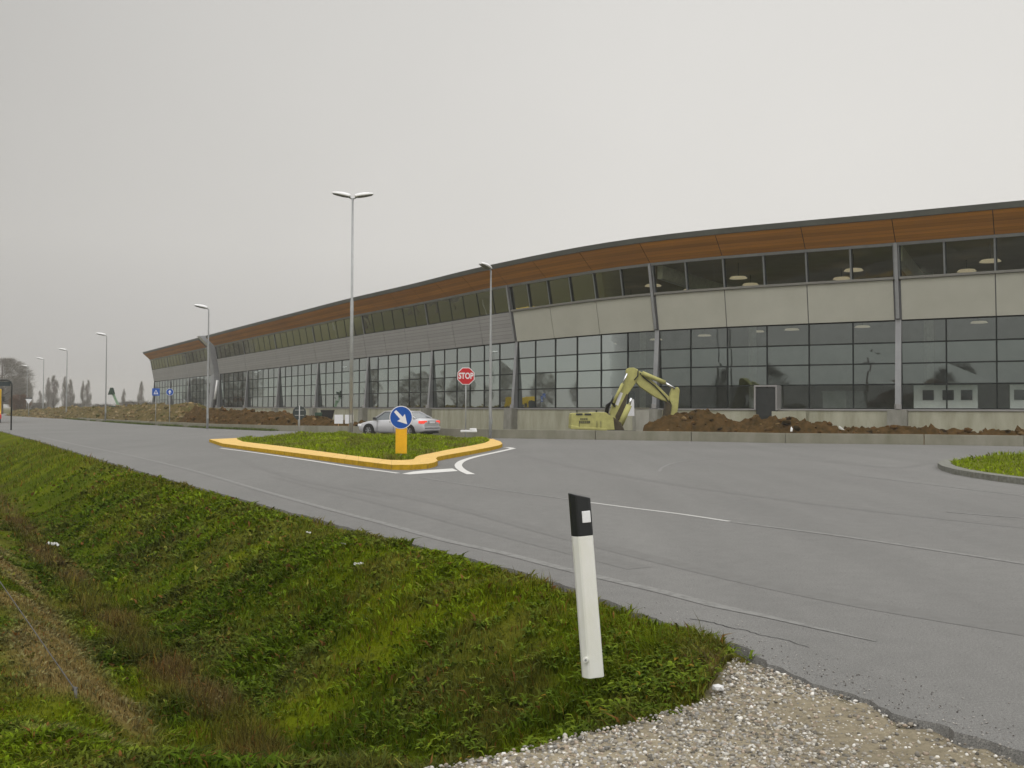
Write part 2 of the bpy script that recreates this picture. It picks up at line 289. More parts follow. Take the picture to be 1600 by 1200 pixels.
M = {
 'asphalt': asphalt_mat(),
 'concrete': mat('concrete', (.26, .25, .205), .9, spec=.05, scale=1.2, col2=(.17, .165, .12), bump=.25, bscale=25, stretch=(1, 1, .35), detail=10),
 'plinth': mat('plinth_concrete', (.42, .41, .33), .9, spec=.05, scale=1.4, col2=(.27, .265, .19), bump=.2, bscale=20, stretch=(1, 1, .22), detail=10),
 'pilaster': mat('pilaster_concrete', (.27, .265, .235), .85, scale=2, col2=(.16, .155, .13), bump=.2, bscale=20, stretch=(1, 1, .4), detail=8),
 'pier': mat('pale_concrete', (.42, .41, .37), .85, scale=1.4, col2=(.30, .29, .25), bump=.2, bscale=20, stretch=(1, 1, .3)),
 'kerb_joint': mat('kerb_joint_dirt', (.16, .12, .06), .95, spec=.02),
 'kerb_grey': mat('kerb_stone', (.24, .24, .215), .85, scale=9, col2=(.12, .12, .09), bump=.4, bscale=60, detail=8),
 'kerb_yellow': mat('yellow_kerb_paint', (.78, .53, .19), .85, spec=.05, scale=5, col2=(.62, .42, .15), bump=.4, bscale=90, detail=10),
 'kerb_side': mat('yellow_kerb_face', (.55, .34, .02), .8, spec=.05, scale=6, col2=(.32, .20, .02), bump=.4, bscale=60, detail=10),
 'paint': worn_paint('white_road_paint', (.62, .61, .58), .36),
 'paint_mid': worn_paint('scuffed_road_paint', (.46, .455, .43), .42, under=(.26, .255, .24), sc=22),
 'paint_worn': worn_paint('worn_road_paint', (.38, .375, .355), .50, sc=18),
 'paint_faint': worn_paint('faint_road_paint', (.215, .212, .20), .50, sc=10),
 'tyre_mark': worn_paint('rubbed_tyre_dark', (.143, .140, .131), .56, under=(.157, .154, .145), sc=7),
 'crack': mat('tar_crack', (.03, .03, .028), .9),
 'wire': mat('dull_wire', (.13, .125, .115), .8, spec=.1),
 'galv': mat('galvanised_steel', (.36, .37, .37), .5, .35, .12, 4, spec=.5),
 'lampwhite': mat('white_lamp_shell', (.80, .80, .80), .35, var=.05, spec=.5),
 'lampglass': mat('lamp_glass', (.16, .16, .15), .2, var=.05, spec=.6),
 'dark': mat('dark_metal', (.025, .028, .027), .5, var=.2, spec=.4),
 'frame': mat('window_frame_metal', (.016, .020, .019), .6, var=.2, spec=.15),
 'mullion': mat('mullion_metal', (.20, .21, .215), .45, .3, .1, 3, spec=.5),
 'fin': mat('grey_steel_column', (.30, .305, .315), .5, .25, .12, 1.2, spec=.5),
 'fin_side': mat('grey_steel_shade_tone', (.16, .162, .168), .55, .2, .12, 1.2, spec=.4),  # column grey again, the shade of the fin sides put into the colour
 'beige': mat('beige_panel', (.45, .445, .385), .85, spec=.08, scale=.35, col2=(.39, .385, .33), coord='UV', detail=8, bump=.08, bscale=30),
 'metalclad': lines_mat('grey_metal_cladding', (.34, .335, .33), .30, (.24, .235, .232), duty=.16, var=.05, rough=.5, metal=.25),
 'wood': lines_mat('wood_soffit', (.54, .23, .032), .24, (.20, .085, .02), duty=.05, var=.16, rough=.8, col2=(.34, .145, .028), nscale=1.0, nstretch=(.12, 1.6, 1)),
 'fascia': mat('fascia_metal', (.115, .12, .105), .5, .3, .12, .6, spec=.4),
 'ledge': mat('ledge_metal', (.25, .245, .225), .5, .3, .1, .6, spec=.4),
 'header': mat('header_metal', (.30, .29, .285), .5, .2, .1, .6),
 'glass_mid': glass_mat('tinted_glass', (.47, .53, .50), .29, trans=(.26, .31, .29)),
 'glass_clear': glass_mat('clear_glass', (.42, .46, .44), .07, trans=(.84, .88, .85)),
 'glass_top': glass_mat('upper_row_glass', (.44, .48, .46), .23, trans=(.62, .67, .64)),
 'glass_up': glass_mat('clerestory_glass', (.48, .50, .42), .06, trans=(.80, .82, .70)),
 'roofmat': mat('roof_membrane', (.20, .20, .19), .8),
 'in_floor': mat('interior_floor', (.40, .40, .38), .4),
 'in_wall': mat('interior_wall', (.34, .345, .33), .8, scale=.3, col2=(.18, .19, .17)),
 'in_ceil': mat('interior_ceiling', (.34, .30, .22), .8, scale=.3),
 'beam': mat('interior_beam', (.70, .71, .66), .6),
 'lamp_on': mat('lit_warm_lamp', (.8, .7, .5), .5, emit=(1.0, .84, .62), es=.30),
 'white': mat('white_sheet', (.72, .72, .74), .5, var=.05, spec=.4),
 'offwhite': mat('white_wall', (.66, .66, .65), .7, var=.06),
 'darkglass': mat('dark_glass', (.03, .035, .04), .12, var=.1, spec=.6),
 'digger': mat('olive_yellow_paint', (.47, .455, .17), .6, var=.12, scale=2.5, col2=(.32, .30, .11), spec=.15, bump=.05, detail=8),
 'digger_dark': mat('shadowed_steel', (.07, .055, .03), .7, var=.3, scale=5),  # dark steel parts; the boom plate's recess shade sits in this tone too
 'chrome': mat('hydraulic_rod', (.75, .76, .78), .2, .8, .03, spec=.6),
 'black': mat('black_rubber', (.018, .018, .018), .7, var=.2),
 'text': mat('faded_dark_lettering', (.10, .10, .055), .7, var=.2),
 'silver': mat('silver_car_paint', (.53, .53, .55), .32, .35, .03, 2, spec=.5, coat=.5),
 'carglass': mat('car_glass', (.11, .13, .14), .06, var=.05, spec=.9, coat=.6),
 'rim': mat('alloy_rim', (.10, .10, .105), .4, .5, .05),
 'tail': mat('red_tail_lamp', (.65, .03, .02), .25, emit=(1, .10, .06), es=.55, var=.05, spec=.6),
 'tail_dim': mat('red_lamp_lens', (.42, .04, .03), .2, var=.1, spec=.6),
 'plate': mat('number_plate', (.34, .34, .35), .5, var=.08, scale=30),
 'red': mat('red_sign_sheet', (.48, .012, .018), .4, var=.04, spec=.4),
 'blue': mat('blue_sign_sheet', (.006, .075, .36), .35, var=.05, spec=.4),
 'signwhite': mat('white_sign_sheet', (.72, .72, .74), .4, var=.04),
 'signback': mat('grey_sign_back', (.040, .052, .056), .6, .1, .15, 5),
 'yellow': mat('yellow_plastic', (.78, .42, .012), .45, var=.08, scale=5, spec=.35),
 'yellow_truck': mat('yellow_lorry_paint', (.62, .42, .02), .4, var=.06),
 'headlight': mat('lit_headlight', (.9, .85, .7), .2, emit=(1, .85, .6), es=3.5),
 'postwhite': mat('white_plastic_post', (.76, .76, .73), .45, var=.06, scale=9, col2=(.70, .70, .62), stretch=(1, 1, .4), spec=.4, bump=.06, bscale=60),
 'postblack': mat('black_plastic_cap', (.016, .018, .019), .4, var=.1, spec=.4),
 'reflector': mat('white_reflector', (.78, .79, .80), .3, var=.04, scale=60, spec=.6),
 'bark': mat('grey_bark', (.22, .18, .17), .9, scale=4, col2=(.10, .08, .075)),
 'twig': mat('bare_twigs', (.30, .275, .255), .95, spec=.03, scale=.4, col2=(.20, .195, .165)),  # paled towards grey, part of the haze is put into this colour
 'twig_brown': mat('russet_leaves', (.20, .10, .055), .9, scale=.8, col2=(.12, .085, .05)),
 'stake': mat('raw_wood_stake', (.40, .24, .10), .8),
 'green': mat('green_plastic', (.015, .045, .025), .6),
 'palegreen': mat('pale_green_steel', (.22, .34, .22), .5),
 'litter': mat('crumpled_paper', (.55, .55, .52), .7, var=.08),
 'rack': mat('yellow_rack_steel', (.60, .50, .06), .5),
 'house': mat('house_plaster', (.42, .38, .30), .85), 'tiles': mat('clay_roof_tiles', (.16, .10, .075), .85, scale=6),
 'grassblade': vcol_mat('grass_blades', .8, .07, .25), 'terrain': vcol_mat('ground_soil', 1.0, .02, 0, .8, 18), 'stone': vcol_mat('gravel_stones', .9, .05),
 'soil': mat('dug_soil', (.100, .058, .022), 1.0, spec=.03, scale=3.0, col2=(.030, .022, .008), bump=1.0, bscale=9, detail=14),
 'soil_old': mat('weathered_soil', (.16, .115, .050), 1.0, spec=.03, scale=1.3, col2=(.050, .048, .015), bump=1.0, bscale=6, detail=14),
}

# ------------------------------------------------------------------ plan of the place
EDGE = [(60, -90), (24, -34), (10, -9), (4.6, -.4), (3.1, 2.8)] + [tuple(G(*p).xy) for p in
       ((1600, 1183), (1500, 1150), (1400, 1112), (1320, 1076), (1250, 1056), (1190, 1034), (1140, 1006), (1070, 978), (1000, 955), (900, 922), (800, 889), (700, 864), (600, 839), (500, 812), (400, 786), (250, 745), (140, 713), (60, 689), (0, 673))]
d0 = Vector((-.515, .857))
EDGE += [tuple(Vector(EDGE[-1]) + d0 * t) for t in (40, 120, 260, 520)]
WALL = [(120, 38), (60, 43)] + [tuple(G(*p).xy) for p in ((1600, 697.5), (1444, 695), (1227, 692.5), (1080, 689.5), (930, 687), (765, 684.5), (640, 679))] + \
       [(-15.5, 64.3), (-22.3, 72.0), (-33.0, 87), (-43.5, 103), (-60.5, 130), (-76, 155), (-104, 202), (-160, 296), (-290, 512)]
ROAD_R = [WALL[i] if i < 10 else (WALL[i][0] - .55, WALL[i][1] - .35) for i in range(len(WALL))]
ROAD = EDGE + ROAD_R[::-1] + [(120, -90)]
GRAVEL_EDGE = [tuple(G(*p).xy) for p in ((1178, 1030), (1150, 1018), (1120, 1045), (1104, 1078), (1040, 1098), (970, 1116), (885, 1134), (805, 1154), (715, 1174), (610, 1196))] + [(-1.0, 3.6), (-1.5, 2.4), (-1.9, .5), (-1.6, -6)]
GRAVEL = GRAVEL_EDGE + [(9.6, -6), (5.1, -.4), (3.6, 2.8), (2.75, 4.4), (2.35, 5.0), (1.95, 5.65), (1.62, 6.05)]
YARD = WALL + [(-250, 560), (200, 560), (200, 38)]
def hgt(x, y):
    x = np.asarray(x, float); y = np.asarray(y, float)
    u = pdist(EDGE, x, y); rd = inside(ROAD, x, y); yd = inside(YARD, x, y)
    p = -.03 - .97 * sst(.35, 2.75, u) + .5 * sst(3.15, 4.0, u)
    f = sst(4.1, 6.0, y + .18 * x + .25 * (vnoise(x * .8, y * .8, 3) - .5))
    f = f * (1 - .0 * x)
    z = -.10 * sst(.1, 1.2, u) * (1 - f) + p * f
    near = sst(.15, .6, u)
    z = z + near * ((fbm(x * 1.1, y * 1.1, 4, 5) - .5) * .16 + (fbm(x * 5, y * 5, 3, 9) - .5) * .07) * (1 - .75 * inside(GRAVEL, x, y))
    z = np.where(inside(GRAVEL, x, y), -.028 + (fbm(x * 2, y * 2, 3, 2) - .5) * .02 - .02 * sst(.1, .6, u), z)
    z = z * (1 - sst(90, 220, y) * .7)
    z = np.where(rd, -.07, z)
    b = sst(.3, 1.2, pdist(WALL, x, y)); z = np.where(yd, -.02 - .5 * b * (1 - sst(230, 300, y)), z)
    far = (y > 74) & (pdist(WALL, x, y) < .9) & ~yd
    z = np.where(far & ~rd, .0, z)
    z = np.where((x > 40) & ~rd & ~yd, -.07, z)
    return z
def hz(x, y): return float(hgt(np.array([x]), np.array([y]))[0])

# ground colour: green verge, reddish dead grass in the ditch, mown straw on the far bank, soil yard
def ground_col(x, y, blade=False, r=None):
    n = len(x); u = pdist(EDGE, x, y); yd = inside(YARD, x, y)
    green = np.array([.130, .172, .006]); dgreen = np.array([.055, .084, .005]); lime = np.array([.180, .215, .006])
    brown = np.array([.175, .112, .044]); straw = np.array([.30, .215, .085]); soil = np.array([.070, .052, .030]); rust = np.array([.21, .085, .022])
    a = fbm(x * .55, y * .55, 4, 21)[:, None]; c = green * (1 - a) + dgreen * a
    k = sst(.52, .68, fbm(x * .9, y * .9, 4, 33))[:, None] * .7; c = c * (1 - k) + lime * k
    k = (sst(1.5, .4, u) * .45)[:, None]; c = c * (1 - k) + lime * k
    k = (sst(.50, .66, fbm(x * 1.6, y * 1.6, 4, 47)) * .30)[:, None]; c = c * (1 - k) + brown * k
    fd = sst(4.4, 5.6, y)
    k = (sst(.34, .06, np.abs(u - 2.78 - .22 * (vnoise(x * .5, y * .5, 61) - .5))) * (.45 + .55 * sst(.36, .56, fbm(x * 1.4, y * 1.4, 3, 71))) * fd)[:, None] * .85; c = c * (1 - k) + brown * k
    k = (sst(.6, .25, np.abs(u - 3.75)) * sst(.32, .5, fbm(x * .8, y * .8, 3, 77)) * fd)[:, None] * .85; c = c * (1 - k) + straw * k
    k = (sst(.05, .35, u - 4.2) * sst(.5, .62, fbm(x * .9 + y * .5, y * .35, 3, 83)) * (1 - sst(40, 80, y)))[:, None] * .6; c = c * (1 - k) + straw * k
    k = (sst(.30, .0, pdist(GRAVEL_EDGE, x, y)) * sst(.4, .6, fbm(x * 2, y * 2, 3, 85)))[:, None] * .8; c = c * (1 - k) + brown * k
    k = (sst(.25, .02, u) * sst(.3, .6, fbm(x * 2, y * 2, 2, 99)))[:, None] * .7; c = c * (1 - k) + brown * k
    c = np.where(inside(GRAVEL, x, y)[:, None], np.array([.20, .175, .12]), c); c = np.where((yd & (y < 250))[:, None], soil * (.8 + .6 * fbm(x * .3, y * .3, 3, 5)[:, None]), c)
    c = np.where(((y > 250) | (yd & (y > 110) & (x < -60)))[:, None], np.array([.10, .10, .035]), c)
    k = sst(7, 14, u)[:, None]; c = c * (1 - k) + np.array([.085, .080, .030]) * k
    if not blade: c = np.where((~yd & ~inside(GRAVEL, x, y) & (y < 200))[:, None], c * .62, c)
    if blade:
        v = (.30 + 1.0 * r[:, None]); c = c * v
        q = rng.random(n); c = np.where((q < .045)[:, None], rust * v, c); c = np.where(((q > .045) & (q < .085))[:, None], np.array([.24, .20, .03]) * v, c)
    return np.clip(c, 0, 1)
def np_mesh(name, V, F, col, m, smooth=False, **k):
    """F: list of (n,3)/(n,4) index arrays; col per vertex."""
    me = bpy.data.meshes.new(name); me.vertices.add(len(V)); me.vertices.foreach_set('co', np.asarray(V, np.float32).ravel())
    tot = sum(f.size for f in F); npoly = sum(len(f) for f in F)
    me.loops.add(tot); me.loops.foreach_set('vertex_index', np.concatenate([f.ravel() for f in F]).astype(np.int32))
    me.polygons.add(npoly); cnt = np.concatenate([np.full(len(f), f.shape[1]) for f in F]); st = np.concatenate([[0], np.cumsum(cnt)[:-1]])
    me.polygons.foreach_set('loop_start', st.astype(np.int32)); me.polygons.foreach_set('loop_total', cnt.astype(np.int32))
    if smooth: me.polygons.foreach_set('use_smooth', np.ones(npoly, bool))
    me.update(calc_edges=True)
    if col is not None:
        a = me.attributes.new('Col', 'FLOAT_COLOR', 'POINT'); a.data.foreach_set('color', np.concatenate([col, np.ones((len(col), 1))], 1).astype(np.float32).ravel())
    me.materials.append(m); o = bpy.data.objects.new(name, me); C.objects.link(o); return prop(o, **k)

# ------------------------------------------------------------------ ground
def axis(segs):
    out = []
    for a, b, s in segs: out += list(np.arange(a, b, s))
    return np.array(out + [segs[-1][1]])
ax = axis([(-1500, -400, 110), (-400, -60, 17), (-60, -45, 2.5), (-45, -9, .45), (-9, 3.2, .13), (3.2, 12, .8), (12, 80, 6), (80, 1500, 120)])
ay = axis([(-400, -40, 45), (-40, -4, 4), (-4, 3, .5), (3, 14, .13), (14, 80, .5), (80, 140, 3), (140, 500, 18), (500, 2600, 210)])
XX, YY = np.meshgrid(ax, ay); xf, yf = XX.ravel(), YY.ravel(); zf = hgt(xf, yf)
nx, ny = len(ax), len(ay); i, j = np.meshgrid(np.arange(nx - 1), np.arange(ny - 1)); b = (j * nx + i).ravel()
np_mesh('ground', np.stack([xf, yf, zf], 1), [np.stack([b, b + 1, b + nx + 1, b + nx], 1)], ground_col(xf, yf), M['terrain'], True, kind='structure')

# road sheet with a broken, slightly raised edge
def densify(line, step, jit, ymax):
    out = []
    for (x1, y1), (x2, y2) in zip(line[:-1], line[1:]):
        n = max(1, int(math.hypot(x2 - x1, y2 - y1) / step)) if max(y1, y2) < ymax else 1
        for k in range(n):
            t = k / n; x = x1 + (x2 - x1) * t; y = y1 + (y2 - y1) * t
            j = (float(fbm(np.array([x * 4]), np.array([y * 4]), 4, 11)[0]) - .5) * jit * (1.0 if y < 7.5 else .45)
            out.append((x + j, y + j * .5) if n > 1 else (x, y))
    out.append(line[-1]); return out
ED = densify(EDGE, .05, .24, 20)
poly = ED + ROAD_R[::-1] + [(120, -90)]
mb = MB()
for t in tessellate_polygon([[Vector((p[0], p[1], 0)) for p in poly]]): mb.face([(*poly[i], 0) for i in t])
for p, q in zip(ED[:-1], ED[1:]): mb.face([(*p, 0), (*q, 0), (q[0] - .015, q[1] - .02, -.08), (p[0] - .015, p[1] - .02, -.08)])
mb.build('road', M['asphalt'], kind='structure')

def strip(name, pts, w, m, z=.004, w2=None, **k):
    pts = [Vector((p[0], p[1], 0)) for p in pts]; mb = MB(); L_, R_ = [], []
    for i, p in enumerate(pts):
        d = (pts[min(i + 1, len(pts) - 1)] - pts[max(i - 1, 0)]).normalized(); n = Vector((-d.y, d.x, 0))
        ww = w + ((w2 or w) - w) * i / (len(pts) - 1); L_.append(p + n * ww / 2); R_.append(p - n * ww / 2)
    for i in range(len(pts) - 1): mb.face([(L_[i].x, L_[i].y, z), (R_[i].x, R_[i].y, z), (R_[i + 1].x, R_[i + 1].y, z), (L_[i + 1].x, L_[i + 1].y, z)])
    return mb.build(name, m, fix=False, kind='structure', **k)
def smooth_pts(pts, n=6):
    P = [Vector(p).to_2d() if len(p) > 2 else Vector(p) for p in pts]; P = [P[0] * 2 - P[1]] + P + [P[-1] * 2 - P[-2]]; o = []
    for i in range(1, len(P) - 2):
        for k in range(n):
            t = k / n; a, b_, c, d = P[i - 1:i + 3]
            o.append(.5 * ((2 * b_) + (c - a) * t + (2 * a - 5 * b_ + 4 * c - d) * t * t + (3 * b_ - a - 3 * c + d) * t ** 3))
    o.append(P[-2]); return o
gp = lambda L_, z=0: [G(x, y, z).to_2d() for x, y in L_]
strip('edge_line', smooth_pts(gp(((1120, 947), (1200, 964), (1290, 985), (1370, 1003)))), .13, M['paint_faint'], w2=.01)
strip('edge_line', smooth_pts(gp(((1120, 947), (1035, 925), (960, 907.5), (880, 888.5), (780, 863), (690, 843), (600, 818), (500, 792), (400, 764), (300, 735), (200, 711), (130, 697), (60, 682)))), .13, M['paint_faint'])
strip('centre_line', smooth_pts(gp(((905, 783), (980, 793), (1060, 803), (1140, 815)))), .09, M['paint_mid'])
strip('centre_line', smooth_pts(gp(((1145, 816), (1300, 836), (1450, 858), (1600, 881), (1760, 905)))), .10, M['paint_faint'])
strip('centre_line', smooth_pts(gp(((660, 746), (700, 753), (780, 765), (900, 782)))), .09, M['paint_faint'])
strip('lane_line', smooth_pts(gp(((1330, 742), (1420, 753), (1510, 764), (1600, 775), (1700, 790)))), .09, M['paint_faint'])
strip('lane_line', smooth_pts(gp(((1480, 800), (1540, 805), (1620, 811)))), .08, M['paint_faint'])
strip('lane_line', smooth_pts(gp(((1030, 737), (1036, 730), (1060, 722), (1120, 716)))), .08, M['paint_faint'])
strip('island_line', smooth_pts(gp(((345, 700.5), (400, 707.5), (480, 719), (550, 730), (600, 736.5), (622, 739.5)))), .13, M['paint'])
mb = MB(); mb.face([(*q, .006) for q in gp(((628, 740.6), (645, 737.2), (665, 735.0), (707, 732.2), (716, 736.2), (690, 738.2), (665, 739.8), (640, 741.6)))]); mb.build('stop_line', M['paint'], kind='structure')
strip('kerb_line', smooth_pts(gp(((736, 741.5), (724, 736), (717, 730), (717, 725), (725, 719.5), (745, 713.5), (775, 707), (802, 701)))), .20, M['paint'], z=.008)
strip('kerb_line', smooth_pts(gp(((802, 701.2), (796, 699.6), (789, 699.2)))), .25, M['paint'], z=.004)
for tm in (((1180, 712), (1300, 722), (1400, 731), (1445, 725), (1500, 722)), ((560, 760), (700, 790), (850, 830), (1050, 880), (1300, 935), (1620, 990)), ((430, 745), (620, 792), (800, 838), (1000, 888)), ((820, 712), (900, 730), (1050, 756), (1300, 790), (1620, 826)), ((150, 672), (300, 690), (420, 735), (600, 775))):
    strip('tyre_mark', smooth_pts(gp(tm)), .24, M['tyre_mark'], z=.002, w2=.30)
crk = [Vector(p) for p in gp(((1078, 967), (1110, 972), (1140, 981), (1165, 985), (1190, 993), (1230, 1001), (1262, 1012)))]
crk = [p + Vector((random.uniform(-.012, .012), random.uniform(-.012, .012))) for a in range(1) for p in smooth_pts(crk, 5)]
strip('road_crack', crk, .012, M['crack'], z=.003, w2=.006)

# ------------------------------------------------------------------ traffic islands
def offset_ring(poly, d):                    # inward offset of a closed ring
    n = len(poly); o = []; ar = sum(poly[i][0] * poly[(i + 1) % n][1] - poly[(i + 1) % n][0] * poly[i][1] for i in range(n)); s = 1 if ar > 0 else -1
    for i in range(n):
        a, b_, c = Vector(poly[i - 1]), Vector(poly[i]), Vector(poly[(i + 1) % n])
        n1 = Vector((-(b_ - a).y, (b_ - a).x)).normalized() * s; n2 = Vector((-(c - b_).y, (c - b_).x)).normalized() * s
        m = (n1 + n2); m = m / max(.6, m.length_squared / 2) if m.length > 0 else n1; o.append(b_ + m * d)
    return o
def kerb_ring(name, outer, inner, h, mtop, mside, **k):
    mb = MB(); n = len(outer); sl_ = .02
    quads = []
    for i in range(n):
        a, b_, c, d = [Vector((q[0], q[1])) for q in (outer[i], outer[(i + 1) % n], inner[(i + 1) % n], inner[i])]; Ln = (b_ - a).length; ns = max(1, round(Ln / 1.0)); e_ = min(.08, .011 / Ln * ns)
        for q in range(ns):
            t0, t1, t2 = q / ns, (q + 1 - e_) / ns, (q + 1) / ns
            for u0, u1, dk in (((t0, t1, 0), (t1, t2, 1)) if Ln > .5 else ((t0, t2, 0),)): quads.append((a.lerp(b_, u0), a.lerp(b_, u1), d.lerp(c, u1), d.lerp(c, u0), dk))
    for a, b_, c, d, dk in quads:
        if dk:
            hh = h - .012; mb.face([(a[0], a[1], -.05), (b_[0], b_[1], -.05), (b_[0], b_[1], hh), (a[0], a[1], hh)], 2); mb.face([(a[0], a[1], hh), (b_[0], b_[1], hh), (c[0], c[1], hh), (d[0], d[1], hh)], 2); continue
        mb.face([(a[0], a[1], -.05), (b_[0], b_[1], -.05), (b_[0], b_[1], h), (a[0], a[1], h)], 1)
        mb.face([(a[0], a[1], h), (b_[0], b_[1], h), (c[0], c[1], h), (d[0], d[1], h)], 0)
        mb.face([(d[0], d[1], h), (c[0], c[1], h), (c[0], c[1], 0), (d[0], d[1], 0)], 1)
    return mb.build(name, [mtop, mside, M['kerb_joint']], **k)
outer = gp(((348, 698), (400, 705.5), (480, 716.5), (560, 727.5), (590, 731.5), (612, 734.2), (640, 734.4), (668, 732.5), (679, 730), (684, 727), (681, 723.5), (684, 720.5), (700, 717), (735, 710.5), (765, 704.5), (781, 700.5), (785, 698), (782, 694.5), (770, 690)))
outer += [Vector((-1.6, 45.5)), Vector((-3.6, 47.6)), Vector((-8.0, 48.4)), Vector((-12.2, 46.6)), Vector((-13.6, 43.2))]
inn = gp(((380, 690), (440, 697), (500, 705), (560, 713), (600, 717.5), (612, 718.6), (630, 718.8), (640, 718.2), (646, 717.4), (648, 715.5), (650, 713.5), (655, 711.5), (670, 708.5), (700, 702.5), (740, 695.5), (757, 692), (764, 689), (764, 686.5), (757, 684)), .13)
inn += [Vector((-2.6, 44.9)), Vector((-4.2, 46.6)), Vector((-8.0, 47.4)), Vector((-11.6, 45.7)), Vector((-12.4, 43.4))]
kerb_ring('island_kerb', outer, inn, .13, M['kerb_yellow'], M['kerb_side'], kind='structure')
INN1 = [tuple(p) for p in inn]
ro = [G(*p).to_2d() for p in ((1640, 763), (1600, 757.5), (1560, 752.5), (1520, 746.5), (1490, 741), (1472, 735.5), (1465, 731), (1470, 727), (1485, 723), (1520, 718.5), (1570, 715), (1640, 712))]
ro += [Vector((42, 41)), Vector((44, 33)), Vector((32, 24))]
ri = offset_ring(ro, .32)
kerb_ring('island_kerb', ro, ri, .13, M['kerb_grey'], M['kerb_grey'], kind='structure')
INN2 = [tuple(p) for p in ri]
def mound(name, ring, zt, step):
    xs = [p[0] for p in ring]; ys = [p[1] for p in ring]
    gx = np.arange(min(xs), max(xs), step); gy = np.arange(min(ys), max(ys), step); X, Y = np.meshgrid(gx, gy); X = X.ravel(); Y = Y.ravel()
    k = inside(ring, X, Y); X = X[k]; Y = Y[k]; D = pdist(ring + [ring[0]], X, Y); keep = D > step * .5; X = X[keep]; Y = Y[keep]
    from mathutils.geometry import delaunay_2d_cdt
    pts = [Vector(p) for p in ring] + [Vector((a, b_)) for a, b_ in zip(X, Y)]; nr = len(ring)
    res = delaunay_2d_cdt(pts, [(i, (i + 1) % nr) for i in range(nr)], [list(range(nr))], 1, 1e-5)
    vx = np.array([v.x for v in res[0]]); vy = np.array([v.y for v in res[0]]); vz = mound_h(ring, vx, vy, zt)
    F = np.array([f for f in res[2] if len(f) == 3])
    col = np.tile(np.array([.10, .12, .012]), (len(vx), 1)) * (.7 + .6 * fbm(vx, vy, 3, 4)[:, None])
    return np_mesh(name, np.stack([vx, vy, vz], 1), [F], col, M['terrain'], True, kind='structure')
def mound_h(ring, x, y, zt):
    d = pdist(ring + [ring[0]], x, y); return .10 + zt * sst(0, 3.0, d) + (fbm(x * 1.3, y * 1.3, 3, 8) - .5) * .08 * sst(0, .5, d)
mound('island_ground', INN1, .22, .5); mound('island_ground', INN2, .12, .8)

# ------------------------------------------------------------------ grass, leaves, stones (each one object of stuff)
def blades(P, H, Wd, lean, col, leafy):
    n = len(P); a = rng.random(n) * 2 * np.pi; la = rng.random(n) * 2 * np.pi
    side = np.stack([np.cos(a), np.sin(a), np.zeros(n)], 1) * (Wd / 2)[:, None]
    ld = np.stack([np.cos(la), np.sin(la), np.zeros(n)], 1) * (lean * H)[:, None]; up = np.array([0, 0, 1.0])
    mid = P + up * (H * .55)[:, None] + ld * .35; tip = P + up * (H * (1 - .35 * lean))[:, None] + ld
    w0 = np.where(leafy, .35, 1.0)[:, None]; w1 = np.where(leafy, 1.6, .8)[:, None]
    V = np.stack([P - side * w0, P + side * w0, mid + side * w1, mid - side * w1, tip], 1).reshape(-1, 3)
    b = np.arange(n) * 5
    return V, [np.stack([b, b + 1, b + 2, b + 3], 1), np.stack([b + 3, b + 2, b + 4], 1)], np.repeat(col, 5, 0)
def verge():
    Vs, F4, F3, Cs = [], [], [], []; off = 0
    for (d0_, d1_, n) in ((3.6, 7, 130000), (7, 12, 170000), (12, 22, 150000), (22, 45, 100000), (45, 95, 30000)):
        y = d0_ + (d1_ - d0_) * rng.random(n) ** .85; x = (rng.random(n) * 1.22 - .62) * y * 1.0
        k = ~inside(ROAD, x, y) & ~inside(GRAVEL, x, y) & ~inside(YARD, x, y) & (x < 3); x = x[k]; y = y[k]
        u = pdist(EDGE, x, y); k = (u > .02 + .10 * vnoise(x * 3, y * 3, 5)) & (u < 16 + y * .2); x = x[k]; y = y[k]; u = u[k]; m = len(x)
        cl = fbm(x * 3.2, y * 3.2, 3, 55); keep = rng.random(m) < sst(.15, .50, cl) + .35; x = x[keep]; y = y[keep]; u = u[keep]; cl = cl[keep]; m = len(x)
        r = rng.random(m); sc = np.clip(y / 7, .85, 3.6)
        leafy = (rng.random(m) < .45 * sst(.35, .6, fbm(x * .8, y * .8, 3, 66)) + .12) & (y < 26)
        dead = sst(.36, .1, np.abs(u - 2.78)) * sst(4.4, 5.8, y)
        mown = sst(3.2, 3.6, u)
        H = (.035 + .055 * r + .07 * sst(.45, .8, cl)) * (1 + 1.1 * dead * (1 - leafy)) * (1 - .45 * mown) * np.where(y < 25, 1, 1.25)
        H = np.where((u < .5) & (rng.random(m) < .02), H * 1.6, H)
        Wd = np.where(leafy, .008 + .009 * rng.random(m), .003 + .0035 * rng.random(m)) * sc
        lean = np.where(leafy, .5 + .8 * rng.random(m), .15 + .6 * rng.random(m))
        c = ground_col(x, y, True, rng.random(m)); c = np.where(leafy[:, None], c * np.array([.88, 1.04, 1.2]), c)
        P = np.stack([x, y, hgt(x, y) - .005], 1); V, F, cc = blades(P, H, Wd, lean, c, leafy)
        Vs.append(V); F4.append(F[0] + off); F3.append(F[1] + off); Cs.append(cc); off += len(V)
    np_mesh('verge_grass', np.concatenate(Vs), [np.concatenate(F4), np.concatenate(F3)], np.concatenate(Cs), M['grassblade'], kind='stuff',
            label='rough weedy green grass covering the ditch banks', cat='grass')
verge()
